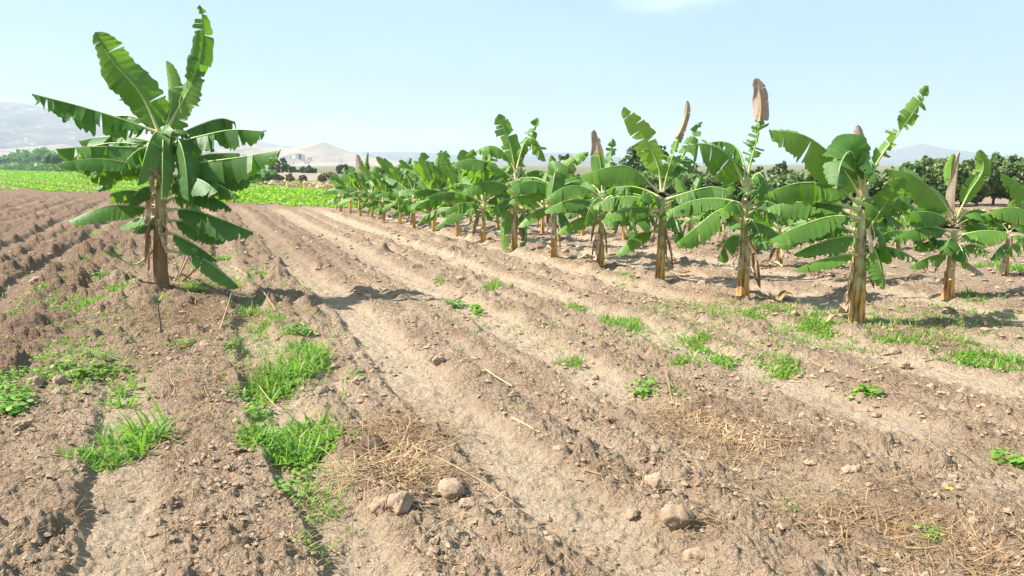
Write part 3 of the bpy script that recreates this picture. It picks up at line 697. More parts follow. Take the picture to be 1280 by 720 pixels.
def generic(base, hpx, label, seed, n=10, r0=.06, extra=(), lush=1.0, **kw):
    rng = random.Random(seed); bx, by = base; top = by - hpx * .60; Lm = hpx * .58 * lush; leaves = []
    for k in range(n):
        f = k / (n - 1); az = k * 2.4 + rng.random() * .9; ca, sa = math.cos(az), math.sin(az)
        el = R(66 - 84 * f + rng.uniform(-8, 8)); ln = Lm * (1 - .25 * abs(f - .4)) * rng.uniform(.85, 1.1)
        ry = top + (hpx * .24) * f
        dx = ca * ln * math.cos(el); dz = ln * math.sin(el)
        if f < .2:
            leaves.append((bx, ry, bx + dx * .8, ry - dz, D(w=Lm * .13, dr=25, hint=(rng.uniform(-.4, .4), -1, .3), torn=.5, hue=rng.uniform(.1, .5), dep=sa * ln * .4, arch=3, dry=None)))
        else:
            leaves.append((bx, ry, bx + dx, ry - dz, D(w=Lm * .14, dr=56, torn=rng.uniform(.3, .8), hue=rng.uniform(.05, .4), dep=sa * ln * math.cos(el), arch=Lm * .14)))
    leaves += list(extra)
    return plant(base, label, leaves, (bx + rng.uniform(-2, 2), top + hpx * .04), r0, r0 * .65, None, kw.get('dead', 2), 3, seed, name='banana_plant')

G = [
 ((604, 304), 112, 'banana plant just left of the tall two-leaved one in mid row'),
 ((572, 297), 100, 'banana plant second left of the tall two-leaved one, with a clean orange stem'),
 ((542, 290), 94, 'banana plant of the far half of the row, tattered leaf tips against the pale hills'),
 ((517, 285), 78, 'low bushy banana plant in the far half of the row'),
 ((500, 281), 72, 'banana plant of the far row with one thick green leaf bent over at its top'),
 ((479, 277), 58, 'short banana plant of the far row hung with brown leaves down to the soil'),
 ((465, 273), 58, 'short banana plant just right of the one with the dry orange flag leaf'),
 ((450, 270), 60, 'far banana plant with a dry orange brown flag leaf standing at its top'),
 ((438, 267), 52, 'far banana plant by the edge of the bright green crop'),
 ((426, 265), 46, 'farthest banana plant at the end of the row, drooping over the green crop'),
]
EX = {4: [(500, 238, 470, 196, D(via=[(488, 212)], w=7, dr=30, hint=(0, -1, .3), torn=.2, hue=.4, dep=-5)), (500, 238, 477, 222, D(w=7, dr=30, torn=.3, hue=.4, arch=3, dep=-10))],
      7: [(452, 243, 446, 193, D(via=[(451, 215)], w=5.5, dr=20, hint=(0, -1, .2), torn=.2, dry=.25, hue=.6, pet=.1)), (453, 240, 460, 190, D(w=2.5, dr=30, hint=(0, -1, .2), torn=.5, hue=.1, arch=0, pet=.4))],
      2: [(543, 235, 550, 188, D(via=[(552, 205)], w=8, dr=30, hint=(0, -1, .3), torn=.8, hue=.0)), (543, 240, 575, 205, D(w=9, dr=30, torn=.4, hue=.0, arch=6))],
      0: [(604, 232, 640, 205, D(w=10, dr=40, torn=.4, hue=.1, arch=6))]}
for i, (bs, hp, lb) in enumerate(G):
    generic(bs, hp, lb, 40 + i, 15, .065, EX.get(i, ()), 1.12, dead=3 if i in (5,) else 1)
BK = [
 ((975, 335), 92, 'small banana plant of the back row with a curled brown leaf by its foot'),
 ((1066, 352), 105, 'banana plant of the back row half hidden behind the nearest one on the right'),
 ((1122, 312), 80, 'distant back row banana plant left of the one with the pinkish dry leaf'),
 ((905, 312), 80, 'back row banana plant seen through the gap right of the V-shaped pair of leaves'),
 ((678, 292), 74, 'back row banana plant with a thin stem behind the mid row'),
 ((622, 283), 66, 'back row banana plant behind the tall two-leaved one'),
 ((862, 306), 78, 'dark back row banana plant close right of the V-leaved plant'),
 ((780, 300), 76, 'back row banana plant between the olive-leaved and the V-leaved plants'),
 ((728, 294), 70, 'back row banana plant just left of the olive-leaved one'),
 ((588, 277), 62, 'back row banana plant of the far left half, almost hidden by the front row'),
 ((556, 272), 58, 'farthest back row banana plant beside the green crop'),
 ((1015, 315), 82, 'back row banana plant between the grey-flagged plant and the nearest one'),
]
for i, (bs, hp, lb) in enumerate(BK): generic(bs, hp, lb, 80 + i, 10, .055, (), 1.1, dead=2)

# ---------------------------------------------------------------- soil clods
def clod_mesh(seed, sub=4):
    bm = bmesh.new(); bmesh.ops.create_icosphere(bm, subdivisions=sub, radius=1)
    rng = random.Random(seed); ax = [unit(np.array([rng.gauss(0, 1) for _ in range(3)])) for _ in range(9)]; lim = [rng.uniform(.62, .95) for _ in ax]
    for v in bm.verts:
        d = np.array(v.co); r = 1.0
        for a, l in zip(ax, lim):
            c = float(a @ d)
            if c > .05: r = min(r, l / c)
        f = r * (1 + .26 * float(vnoise(d[0] * 2.6 + seed, d[1] * 2.6 + d[2] * 2)) + .20 * float(vnoise(d[0] * 6 + seed, d[1] * 6 + d[2] * 6)) + .14 * float(vnoise(d[0] * 14 + seed, d[1] * 14 + d[2] * 13)))
        v.co = Vector(d * f)
    me = bpy.data.meshes.new('soil_clod'); bm.to_mesh(me); bm.free()
    for p in me.polygons: p.use_smooth = True
    me.materials.append(M_CLOD); return me
CM = [clod_mesh(s) for s in range(8)]
def clod(px, py, wpx, k, label, group=None, hz=.7):
    X, Y = on_ground(px, py); z = ground_z(X, Y); s = wpx * .5 * math.hypot(Y, CAM_H) / FPX
    o = link('soil_clod', CM[k % 8]); o.location = (X, Y, z + s * .42); o.scale = (s, s * .85, s * hz); o.rotation_euler = (random.uniform(-.3, .3), random.uniform(-.3, .3), random.random() * 6)
    tag(o, label, 'clod', group); return o
SPEC = [(846, 664, 46, 0, 'largest pale rounded soil clod, casting a black shadow low in the middle of the field'),
 (819, 615, 32, 1, 'rounded clod up left of the largest one, on the dark reddish strip'),
 (946, 688, 26, 2, 'pale smooth stone-like clod right of the largest one'),
 (930, 686, 18, 3, 'small upright clod leaning on the pale smooth stone-like clod'),
 (549, 459, 18, 4, 'lone dark clod on the ridge in the middle distance'),
 (563, 624, 38, 5, 'wide clod beneath the dried grass tuft, middle one of three'),
 (586, 640, 24, 6, 'dark grey clod at the right of the three beneath the dried grass tuft'),
 (500, 645, 42, 7, 'grey clod at the left of the three beneath the dried grass tuft'),
 (475, 640, 30, 1, 'broad flat clod next to the furrow with grass, left of the grey clod'),
 (690, 685, 24, 3, 'clod on the lower edge of the picture with its shadow to the right'),
 (700, 572, 18, 0, 'small clod on the ridge above the dark reddish strip'),
 (745, 470, 12, 2, 'small clod halfway up the middle furrow'),
 (820, 570, 16, 5, 'clod at the left edge of the straw in the right half'),
 (1160, 585, 18, 4, 'flat clod beside the pale furrow at the right'),
 (1130, 455, 16, 6, 'clod by the weeds at the right, below the nearest banana row'),
 (1118, 442, 14, 1, 'grey clod touching the weed patch at the right'),
 (45, 490, 22, 2, 'brown clod among the leafy weeds at the left edge'),
 (75, 488, 20, 4, 'brown clod right of the leafy weeds at the left edge'),
 (30, 545, 20, 3, 'clod below the leafy weeds at the left edge'),
 (125, 640, 14, 5, 'pale little clod in the dark furrow at the lower left'),
 (790, 645, 20, 2, 'clod left of the largest one'),
 (868, 700, 30, 6, 'broad clod under the largest one at the lower edge')]
for a in SPEC: clod(*a)
rc = random.Random(5); nput = 0
while nput < 95:
    px = rc.uniform(10, 1270); py = rc.uniform(385, 712) if rc.random() < .75 else rc.uniform(290, 400)
    X, Y = on_ground(px, py); x0, _, fm = furrows(np.array([X]), np.array([Y]))
    if fm[0] > .45 or (abs(px - 846) < 60 and abs(py - 660) < 30): continue
    wpx = (rc.uniform(7, 15) if rc.random() < .8 else rc.uniform(14, 22)) * (.45 + .55 * (py / 720))
    clod(px, py, wpx, rc.randrange(8), 'small dry soil clod lying loose on a ridge of the tilled field', 'small loose clods on the ridges', rc.uniform(.55, .85)); nput += 1

def crumbs():
    """countless crumbs of soil"""
    rng = np.random.default_rng(3); n = 36000
    u = rng.random(n * 3); r = 2.6 + 17.0 * u ** 2.0; th = R(-36) + R(72) * rng.random(n * 3)
    X = r * np.sin(th); Y = r * np.cos(th); _, _, fm = furrows(X, Y)
    keep = (rng.random(n * 3) < (1 - .7 * fm) * (0.35 + 1.3 * np.clip(fbm(X * 1.9, Y * 1.9, 77, 4) * 1.6 + .15, 0, 1.4)))
    X, Y, r, fm = X[keep][:n], Y[keep][:n], r[keep][:n], fm[keep][:n]; n = len(X)
    base = np.array([(0, 0, .85), (1, 0, .1), (.3, .95, .0), (-.8, .6, .15), (-.8, -.6, .0), (.3, -.95, .15), (0, 0, -.8)])
    F0 = np.array([(0, 1, 2), (0, 2, 3), (0, 3, 4), (0, 4, 5), (0, 5, 1), (6, 2, 1), (6, 3, 2), (6, 4, 3), (6, 5, 4), (6, 1, 5)])
    s = (0.0028 + 0.016 * rng.random(n) ** 8.0) * (0.7 + r * .14); a = rng.random(n) * 6.28; ca, sa = np.cos(a), np.sin(a)
    P = base[None] * (1 + .3 * (rng.random((n, 7, 3)) - .5)) + .55 * (rng.random((n, 7, 3)) - .5); P = P * s[:, None, None]
    Q = np.stack([P[..., 0] * ca[:, None] - P[..., 1] * sa[:, None], P[..., 0] * sa[:, None] + P[..., 1] * ca[:, None], P[..., 2] * .8], -1)
    z = macro(X, Y) + .010 + .012 * (1 - fm) * rng.random(n)
    V = (Q + np.stack([X, Y, z], 1)[:, None]).reshape(-1, 3)
    F = (F0[None] + (np.arange(n) * 7)[:, None, None]).reshape(-1, 3)
    o = link('soil_crumbs', mesh_np('soil_crumbs', V, F, M_CLOD, smooth=False)); tag(o, 'loose crumbs of dry soil scattered over the tilled field', 'soil crumbs', kind='stuff')
crumbs()

# ---------------------------------------------------------------- straw litter and sticks
def strips(P, dirs, ln, wd, lift, tone, bendz, segs=3, droop=None):
    """many thin strips; P (n,3) start, dirs (n,3) unit, returns V,F,tone"""
    n = len(P); t = np.linspace(0, 1, segs + 1)
    side = np.cross(dirs, np.array([0, 0, 1.0])); side /= np.linalg.norm(side, axis=1)[:, None] + 1e-6
    V = np.zeros((n, segs + 1, 2, 3)); cv = np.random.default_rng(n).normal(0, .22, n) * ln
    for i, tt in enumerate(t):
        c = P + dirs * (ln * tt)[:, None] + np.array([0, 0, 1.0]) * (lift * tt - bendz * tt * tt)[:, None] + side * (cv * tt * tt)[:, None]
        w_ = wd * (1 - .85 * tt ** 1.5) if droop is None else wd * np.sin(np.pi * (0.12 + .86 * tt))
        V[:, i, 0] = c - side * w_[:, None]; V[:, i, 1] = c + side * w_[:, None]
    F = []
    b0 = np.arange(n) * (segs + 1) * 2
    for i in range(segs): F.append(np.stack([b0 + 2 * i, b0 + 2 * i + 1, b0 + 2 * i + 3, b0 + 2 * i + 2], 1))
    return V.reshape(-1, 3), np.concatenate(F), np.repeat(tone, (segs + 1) * 2)
def straw():
    rng = np.random.default_rng(11); n = 16000; Ps = []
    for X, Y, a, b_, k in _lit:
        m = int(200 * k * (a * b_) ** .55 * (10 / (Y + 2)) * 3.2)
        Ps.append(np.stack([X + rng.normal(0, .62, m) * a, Y + rng.normal(0, .62, m) * b_], 1))
    m = 2600; r = 2.6 + 10 * rng.random(m) ** 1.6; th = R(-35) + R(70) * rng.random(m)
    Ps.append(np.stack([r * np.sin(th), r * np.cos(th)], 1))
    P = np.concatenate(Ps); n = len(P); z = macro(P[:, 0], P[:, 1]) + .012 + .035 * rng.random(n)
    a = rng.random(n) * 6.28; el = rng.normal(0, .14, n)
    d = np.stack([np.cos(a) * np.cos(el), np.sin(a) * np.cos(el), np.sin(el)], 1)
    ln = .04 + .17 * rng.random(n) ** 1.8; wd = .0007 + .0013 * rng.random(n) ** 2 + .0002 * P[:, 1]
    V, F, t = strips(np.column_stack([P, z]), d, ln, wd, rng.normal(.01, .02, n), np.clip(rng.random(n) ** 1.3, 0, 1), rng.random(n) * .02)
    o = link('straw_litter', mesh_np('straw_litter', V, F, M_STRAW, {'tone': t})); tag(o, 'broken dry straw and grass stalks strewn over the ridges', 'straw', kind='stuff')
straw()
def tuft(px, py, n, rad, hgt, label, seed, spread=1.0, mat=None, name='dried_grass_tuft', cat='dry grass', tone=(.3, 1), wd=.0028, group=None, lean=(0, 0)):
    rng = np.random.default_rng(seed); X, Y = on_ground(px, py); z = ground_z(X, Y)
    a = rng.random(n) * 6.28; rr = rad * rng.random(n) ** .6 * .8
    el = np.clip(rng.normal(.55, .42, n) / spread, .03, 1.45)
    P = np.stack([np.cos(a) * rr, np.sin(a) * rr, np.zeros(n) + .01], 1)
    a2 = a + rng.normal(0, 1.5, n)
    d = np.stack([np.cos(a2) * np.cos(el) + lean[0], np.sin(a2) * np.cos(el) + lean[1], np.sin(el)], 1); d /= np.linalg.norm(d, axis=1)[:, None]
    ln = hgt * rng.uniform(.5, 1.2, n)
    V, F, t = strips(P, d, ln, wd * rng.uniform(.6, 1.3, n), np.zeros(n), rng.uniform(*tone, n), ln * rng.uniform(.1, .6, n), 4)
    # keep blades above the soil
    gz = macro(V[:, 0] + X, V[:, 1] + Y) - z; V[:, 2] = np.maximum(V[:, 2], gz + .015)
    o = link(name, mesh_np(name, V, F, mat or M_STRAW, {'tone': t}), None, (X, Y, z)); tag(o, label, cat, group); return o
tuft(487, 592, 190, .34, .34, 'biggest bunch of bleached dried grass, right of the green furrow grass', 1, 1.6)
tuft(505, 545, 260, .34, .28, 'matted dried grass just above the biggest bleached bunch', 2, 2.4, tone=(0, .7))
tuft(845, 525, 240, .34, .26, 'dried grass mat left of the straw strip in the right half', 3, 2.2, tone=(.1, .9))
tuft(925, 550, 200, .30, .24, 'dried grass mat in the middle of the straw strip at the right', 4, 2.2, tone=(.1, .9))
tuft(1075, 655, 300, .34, .24, 'brown flattened dried grass in the lower right straw strip', 5, 3.0, tone=(0, .6))
tuft(1180, 695, 260, .34, .22, 'brown flattened dried grass at the lower right corner', 6, 3.0, tone=(0, .6))
tuft(275, 372, 220, .5, .42, 'straw heap right of the foot of the big left banana plant', 7, 2.0, tone=(.1, .8), wd=.004)
tuft(165, 368, 140, .4, .32, 'straw heap left of the foot of the big left banana plant', 8, 2.0, tone=(.1, .7), wd=.004)
tuft(240, 400, 220, .5, .30, 'straw heap in front of the big left banana plant', 9, 2.6, tone=(0, .6), wd=.0035)
tuft(330, 398, 160, .5, .34, 'pale straw between the big left banana plant and the green furrow weeds', 10, 2.4, tone=(.2, .8), wd=.0035)
tuft(1145, 428, 150, .5, .3, 'dried grass between the weeds below the nearest right banana plant', 12, 2.0, tone=(0, .7), wd=.0035)
tuft(870, 380, 150, .6, .22, 'thin dried grass in front of the V-leaved banana plant', 13, 2.2, tone=(.4, 1), wd=.0035)
tuft(285, 470, 150, .35, .28, 'dried grass left of the tall green furrow grass', 14, 2.2, tone=(.1, .8))
def stick(pts, r, label, name='dry_stick', dryv=.9, mat=None, tone=.8):
    P = []
    for px, py, h in pts:
        X, Y = on_ground(px, py); P.append((X, Y, ground_z(X, Y) + h))
    P = bez([np.array(p) for p in P], 9) if len(P) > 2 else np.linspace(P[0], P[1], 6)
    org = P[0].copy(); V, F = tube(P - org, np.linspace(r, r * .5, len(P)) * (1 + .12 * np.sin(np.arange(len(P)) * 2.3)), 6)
    o = link(name, mesh_np(name, V, F, mat or M_STRAW, {'tone': np.full(len(V), tone)}), None, org); tag(o, label, 'stick'); return o
stick([(607, 472, .03), (626, 484, .03), (641, 489, .025)], .008, 'pale dry stick on the middle ridge, the upper of two', tone=1)
stick([(640, 534, .035), (658, 544, .04), (674, 552, .025)], .008, 'pale dry stick on the middle ridge, the lower of two', tone=1)
stick([(730, 596, .03), (742, 602, .03), (752, 606, .02)], .006, 'short brown twig near the reddish strip', tone=.35)
stick([(515, 568, .03), (590, 605, .05), (660, 648, .03)], .004, 'long thin bent straw stalk running down right from the dried grass bunch', tone=.7)
stick([(1130, 692, .03), (1150, 692, .05), (1172, 683, .03)], .007, 'curved pale twig in the straw at the lower right', tone=.9)
stick([(275, 420, .02), (285, 398, .09), (292, 380, .2)], .006, 'slanting dry stalk in front right of the big left plant', tone=.9)
stick([(290, 358, .30), (325, 372, .18), (345, 395, .03)], .007, 'long arched dry stalk right of the big left plant', tone=.85)
stick([(318, 470, .02), (352, 560, .22), (357, 548, .25)], .003, 'thin dry stalk leaning over the furrow grass', tone=.9)
stick([(840, 505, .02), (835, 492, .06), (830, 480, .1)], .004, 'thin dry stalk standing in the dried grass mat', tone=.6)
# little sprouting stake in front of the big plant
X, Y = on_ground(201, 426); z = ground_z(X, Y)
e = empty('sapling', (X, Y, z)); tag(e, 'thin brown sapling stick with one green shoot before the big left banana plant', 'sapling')
V, F = tube([(0, 0, -.03), (.008, 0, .12), (-.004, 0, .26), (.006, 0, .36)], [.010, .009, .008, .006]); link('stalk', mesh_np('stalk', V, F, M_BARK), e)
for k, a in enumerate((2.6, .4)):
    P = np.array([[0, 0, .32]]); d = np.array([[math.cos(a) * .5, -.2, .8]])
    V, F, t = strips(P, d / np.linalg.norm(d), np.array([.15]), np.array([.012]), np.zeros(1), np.array([.6]), np.array([.03]), 5, True)
    link('leaf', mesh_np('leaf', V, F, M_GRASS, {'tone': t}), e)
# standing dead leaf stalks and fallen sheaths round the big plant's foot
def dead_stalk(x1, y1, x2, y2, Yd, r, label, mat=M_SHEATH):
    X, Y = on_ground(x1, y1); z = ground_z(X, Y); a = np.array([X, Y, z]); b_ = on_plane(x2, y2, Yd); m = (a + b_) / 2 + np.array([.03, 0, .03])
    P = bez([a, m, b_], 9); V, F = tube(P - a, np.linspace(r, r * .5, 9), 6)
    o = link('dead_leaf_stalk', mesh_np('dead_leaf_stalk', V, F, mat), None, a); tag(o, label, 'stalk')
dead_stalk(222, 352, 241, 306, 9.6, .018, 'pale dead leaf stalk leaning right against the big left banana stem')
dead_stalk(218, 356, 232, 318, 9.5, .014, 'thin dead leaf stalk closest to the right side of the big stem')
dead_stalk(226, 360, 255, 328, 9.4, .016, 'reddish dead leaf stalk slanting out to the hanging lowest leaf', M_DEAD)
dead_stalk(186, 342, 183, 298, 9.7, .016, 'brown dead stalk upright at the left of the big stem', M_DEAD)
dead_stalk(160, 378, 148, 352, 9.2, .010, 'pale dead stalk in the weeds left of the big plant')
def fallen(px, py, ln, wd, ang, label, mat=M_SHEATH, seed=0):
    X, Y = on_ground(px, py); z = ground_z(X, Y); V = []; F = []; n = 8
    for i in range(n + 1):
        t = i / n; ww = wd * math.sin(math.pi * (.12 + .8 * t)); hz = .03 + .07 * math.sin(math.pi * t + seed) ** 2
        for s in (-1, -.4, .4, 1): V.append((math.cos(ang) * (t - .5) * ln - math.sin(ang) * s * ww, math.sin(ang) * (t - .5) * ln + math.cos(ang) * s * ww, hz + .03 * abs(s) * (1 + math.sin(t * 9 + seed))))
    for i in range(n):
        for s in range(3): q = i * 4 + s; F.append((q, q + 1, q + 5, q + 4))
    o = link('fallen_sheath', mesh_np('fallen_sheath', V, F, mat), None, (X, Y, z)); tag(o, label, 'dry sheath')
fallen(1053, 402, .34, .05, 1.3, 'whitish papery sheath standing against the left foot of the nearest right plant', seed=1)
fallen(1046, 412, .26, .04, .4, 'whitish sheath scrap left of the nearest right plant')
fallen(975, 383, .30, .07, .2, 'reddish brown dead leaf on the soil right of the grey-flagged plant', M_DEAD, 2)
fallen(684, 318, .30, .05, 2.6, 'pale sheath scrap left of the fifth plant of the row', seed=3)
fallen(736, 330, .32, .05, .3, 'pale sheath scrap left of the olive-leaved plant', seed=4)
fallen(226, 366, .10, .04, .3, 'small white scrap on the soil right of the big stem', M_SHEATH, 5)
fallen(964, 338, .35, .06, 2.3, 'pale dead leaf at the foot of the small back row plant', seed=6)
fallen(845, 345, .45, .10, .2, 'dark brown dead leaf right of the foot of the V-leaved plant', M_DEAD, 7)
fallen(426, 270, .5, .06, .4, 'pale sheath scrap at the foot of the farthest plants', seed=8)

# ---------------------------------------------------------------- green weeds
def grass(px, py, wx, wy, n, hgt, label, seed, wide=.004, tone=(.2, 1), leafy=False, name=None, cat=None, group=None):
    """a clump: wx, wy half extents in photo pixels on the ground"""
    rng = np.random.default_rng(seed); X, Y = on_ground(px, py); X2, _ = on_ground(px + wx, py); _, Ya = on_ground(px, py + wy); _, Yb = on_ground(px, py - wy)
    a = X2 - X; b_ = (Yb - Ya) / 2; z = ground_z(X, Y); 
    q = rng.random(n) * 6.28; rr = rng.random(n) ** .55; P = np.stack([np.cos(q) * rr * a, np.sin(q) * rr * b_], 1)
    # clumps inside
    k = max(3, n // 26); cc = P[rng.integers(0, n, k)]; idx = rng.integers(0, k, n); P = cc[idx] * .85 + rng.normal(0, .035, (n, 2)) + P * .15
    el = np.clip(rng.normal(.95 if not leafy else .35, .35, n), .05, 1.5); az = rng.random(n) * 6.28
    d = np.stack([np.cos(az) * np.cos(el), np.sin(az) * np.cos(el), np.sin(el)], 1)
    ln = hgt * rng.uniform(.45, 1.15, n); z0 = macro(P[:, 0] + X, P[:, 1] + Y) - z
    Pz = np.column_stack([P, z0 + (.0 if not leafy else rng.random(n) * hgt * .8)])
    V, F, t = strips(Pz, d, ln * (.45 if leafy else 1), wide * rng.uniform(.7, 1.3, n) * (2.6 if leafy else 1), np.zeros(n), np.where(rng.random(n) < .10, -.3, rng.uniform(tone[0] - .2, tone[1], n)), ln * rng.uniform(.15, .85, n) * (.4 if leafy else 1), 4, True if leafy else None)
    if leafy:
        dd = np.column_stack([cc, np.zeros(k)]); dl = np.linalg.norm(dd, axis=1) + 1e-6
        V2, F2, t2 = strips(np.zeros((k, 3)), dd / dl[:, None], dl * 1.15, np.full(k, .0025), np.zeros(k), np.full(k, .3), np.zeros(k), 6)
        F = np.concatenate([F, F2 + len(V)]); V = np.concatenate([V, V2]); t = np.concatenate([t, t2])
    gz = macro(V[:, 0] + X, V[:, 1] + Y) - z; V[:, 2] = np.maximum(V[:, 2], gz + .012)
    nm = name or ('leafy_weed' if leafy else 'grass_clump')
    o = link(nm, mesh_np(nm, V, F, M_WEED if leafy else M_GRASS, {'tone': t}), None, (X, Y, z)); tag(o, label, cat or 'weed', group, 'stuff' if n < 130 or (leafy and wx > 30) or wx >= 40 else None)
GR = [
 (358, 466, 50, 34, 1300, .20, 'upper of two lush grass clumps in the furrow at the left', .0062, 0),
 (368, 552, 66, 25, 1300, .19, 'lower of two lush grass clumps in the furrow at the left', .0066, 0),
 (345, 505, 20, 26, 100, .12, 'thin leafy growth joining the two lush furrow clumps', .004, 1),
 (366, 600, 26, 20, 90, .08, 'sparse small weeds trailing below the lush furrow clumps', .004, 1),
 (170, 552, 52, 24, 190, .30, 'tall broad-bladed bluish grass at the lower left', .0065, 0),
 (125, 580, 34, 16, 420, .13, 'soft fine grass at the foot of the tall broad-bladed grass', .004, 0),
 (145, 500, 26, 18, 60, .22, 'pale broad-bladed shoot behind the tall bluish grass', .007, 0),
 (30, 485, 46, 50, 420, .10, 'sprawling leafy weed on the left picture edge', .0038, 1),
 (110, 470, 60, 22, 300, .10, 'leafy weeds with small leaves right of the sprawling left edge weed', .005, 1),
 (10, 520, 22, 20, 200, .10, 'bright leafy weed low on the left picture edge', .006, 1),
 (235, 372, 34, 12, 500, .13, 'weeds among the straw at the right foot of the big banana plant', .006, 0),
 (130, 350, 34, 12, 500, .12, 'low weeds left of the straw heap beside the big banana plant', .006, 0),
 (120, 321, 24, 10, 600, .16, 'feathery weed clump behind left of the big banana plant', .006, 0),
 (162, 368, 34, 20, 800, .16, 'weed clump at the left foot of the big banana plant', .006, 0),
 (118, 392, 22, 10, 300, .13, 'small weed patch at the left, below the big banana leaves', .006, 0),
 (85, 360, 22, 14, 200, .10, 'yellowish small weeds between the left ridges', .006, 1),
 (20, 398, 18, 10, 200, .10, 'little weed patch on the shaded ridge at the far left', .006, 0),
 (60, 405, 40, 18, 120, .08, 'scattered seedlings on the left ridge', .005, 1),
 (150, 285, 16, 12, 260, .14, 'yellow green weeds in the row behind the big plant', .008, 1),
 (308, 350, 26, 9, 500, .15, 'weed clump under the lowest right leaf of the big plant', .006, 0),
 (322, 385, 30, 9, 420, .13, 'weeds in the big plant shadow, right side', .006, 0),
 (335, 407, 26, 8, 340, .12, 'weed tuft above the lush furrow clumps, left one', .005, 0),
 (372, 420, 16, 8, 200, .10, 'leafy weed just above the lush furrow clumps', .006, 1),
 (283, 318, 16, 6, 220, .12, 'small weed tuft behind the hanging right leaves of the big plant', .008, 0),
 (445, 480, 20, 10, 60, .06, 'few small leaves right of the lush furrow grass', .006, 1),
 (568, 382, 12, 5, 120, .10, 'small weed on the ridge left of the mid field group', .006, 1),
 (600, 388, 12, 5, 120, .10, 'small weed second of the mid field group', .006, 1),
 (617, 363, 14, 9, 220, .14, 'upper weed of the mid field group', .006, 0),
 (555, 355, 12, 5, 60, .08, 'faint weed far up the ridge in mid field', .006, 1),
 (718, 385, 20, 7, 300, .11, 'weed clump below the fifth banana plant', .005, 0),
 (786, 407, 34, 11, 620, .13, 'broad weed clump in the centre right of the field', .005, 0),
 (870, 430, 22, 9, 380, .11, 'weed clump left of a close pair', .005, 0),
 (904, 452, 20, 9, 340, .12, 'weed clump right of a close pair', .005, 0),
 (856, 458, 13, 9, 180, .12, 'small tuft below the close pair', .005, 0),
 (970, 461, 27, 11, 460, .12, 'weed clump standing alone right of the close pair', .005, 0),
 (805, 488, 8, 9, 110, .08, 'dense little dark green weed at the straw edge', .005, 1),
 (850, 502, 8, 8, 50, .09, 'spiky seedling in the straw', .004, 0),
 (712, 452, 20, 7, 160, .10, 'thin green grass tuft in the middle of the field', .004, 0),
 (640, 515, 6, 8, 14, .08, 'single green seedling on the middle ridge', .004, 0),
 (960, 482, 14, 8, 60, .08, 'pale seedling beneath the lone weed clump', .004, 0),
 (1038, 413, 42, 10, 760, .13, 'long weed patch in front of the nearest right banana plant', .005, 0),
 (1130, 436, 44, 9, 460, .12, 'weed patch right of the nearest right banana plant', .005, 0),
 (1240, 458, 60, 14, 1300, .14, 'largest weed patch, at the right picture edge', .0055, 0),
 (1190, 425, 40, 8, 200, .12, 'thin olive weeds between the right hand patches', .005, 0),
 (1085, 497, 12, 6, 110, .07, 'small bluish green weed alone at the right', .006, 1),
 (1278, 585, 9, 22, 90, .09, 'green weed cut by the right picture edge', .006, 1),
 (985, 635, 12, 10, 50, .07, 'pale seedling on the dusty furrow near the bottom', .004, 0),
 (990, 395, 40, 8, 200, .14, 'thin weeds left of the nearest right plant foot', .005, 0),
 (935, 395, 20, 7, 160, .12, 'weed patch in front of the grey-flagged plant', .005, 0),
 (1225, 378, 26, 7, 220, .13, 'weeds in front of the plant with the pinkish dry leaf', .006, 0),
 (1262, 340, 40, 7, 420, .16, 'green weeds at the foot of the small right edge plant', .008, 0),
 (784, 352, 12, 6, 80, .14, 'thin weed between two plants of the row', .006, 0),
 (640, 310, 16, 4, 80, .14, 'weeds at the foot of the tall two-leaved plant', .008, 0),
 (1160, 660, 20, 8, 60, .06, 'tiny weeds on the straw at the lower right', .004, 1),
 (250, 430, 40, 20, 90, .07, 'little weeds among the straw before the big plant', .005, 1),
 (288, 445, 20, 14, 70, .08, 'few leaves on the mound left of the furrow grass', .005, 1),
]
for i, g in enumerate(GR): grass(*g[:7], seed=200 + i, wide=g[7] * 1.35, leafy=bool(g[8]))
# yellow flower at the lower right
X, Y = on_ground(1185, 634); z = ground_z(X, Y)
e = empty('flower', (X, Y, z)); tag(e, 'tiny yellow flower on a thin stem at the lower right', 'flower')
V, F = tube([(0, 0, 0), (.004, 0, .03), (0, 0, .055)], [.0015] * 3, 5); link('stem', mesh_np('stem', V, F, M_WEED, {'tone': np.full(len(V), .5)}), e)
M_YEL = mat_var('yellow_petal', (.8, .6, .02), (.85, .75, .05), 0.6)
for k in range(7):
    a = k * 2 * math.pi / 7; c, s = math.cos(a), math.sin(a)
    V = [(0, 0, .056), (c * .011 - s * .005, s * .011 + c * .005, .06), (c * .02, s * .02, .058), (c * .011 + s * .005, s * .011 - c * .005, .06)]
    link('petal', mesh_np('petal', V, [(0, 3, 2, 1)], M_YEL), e)
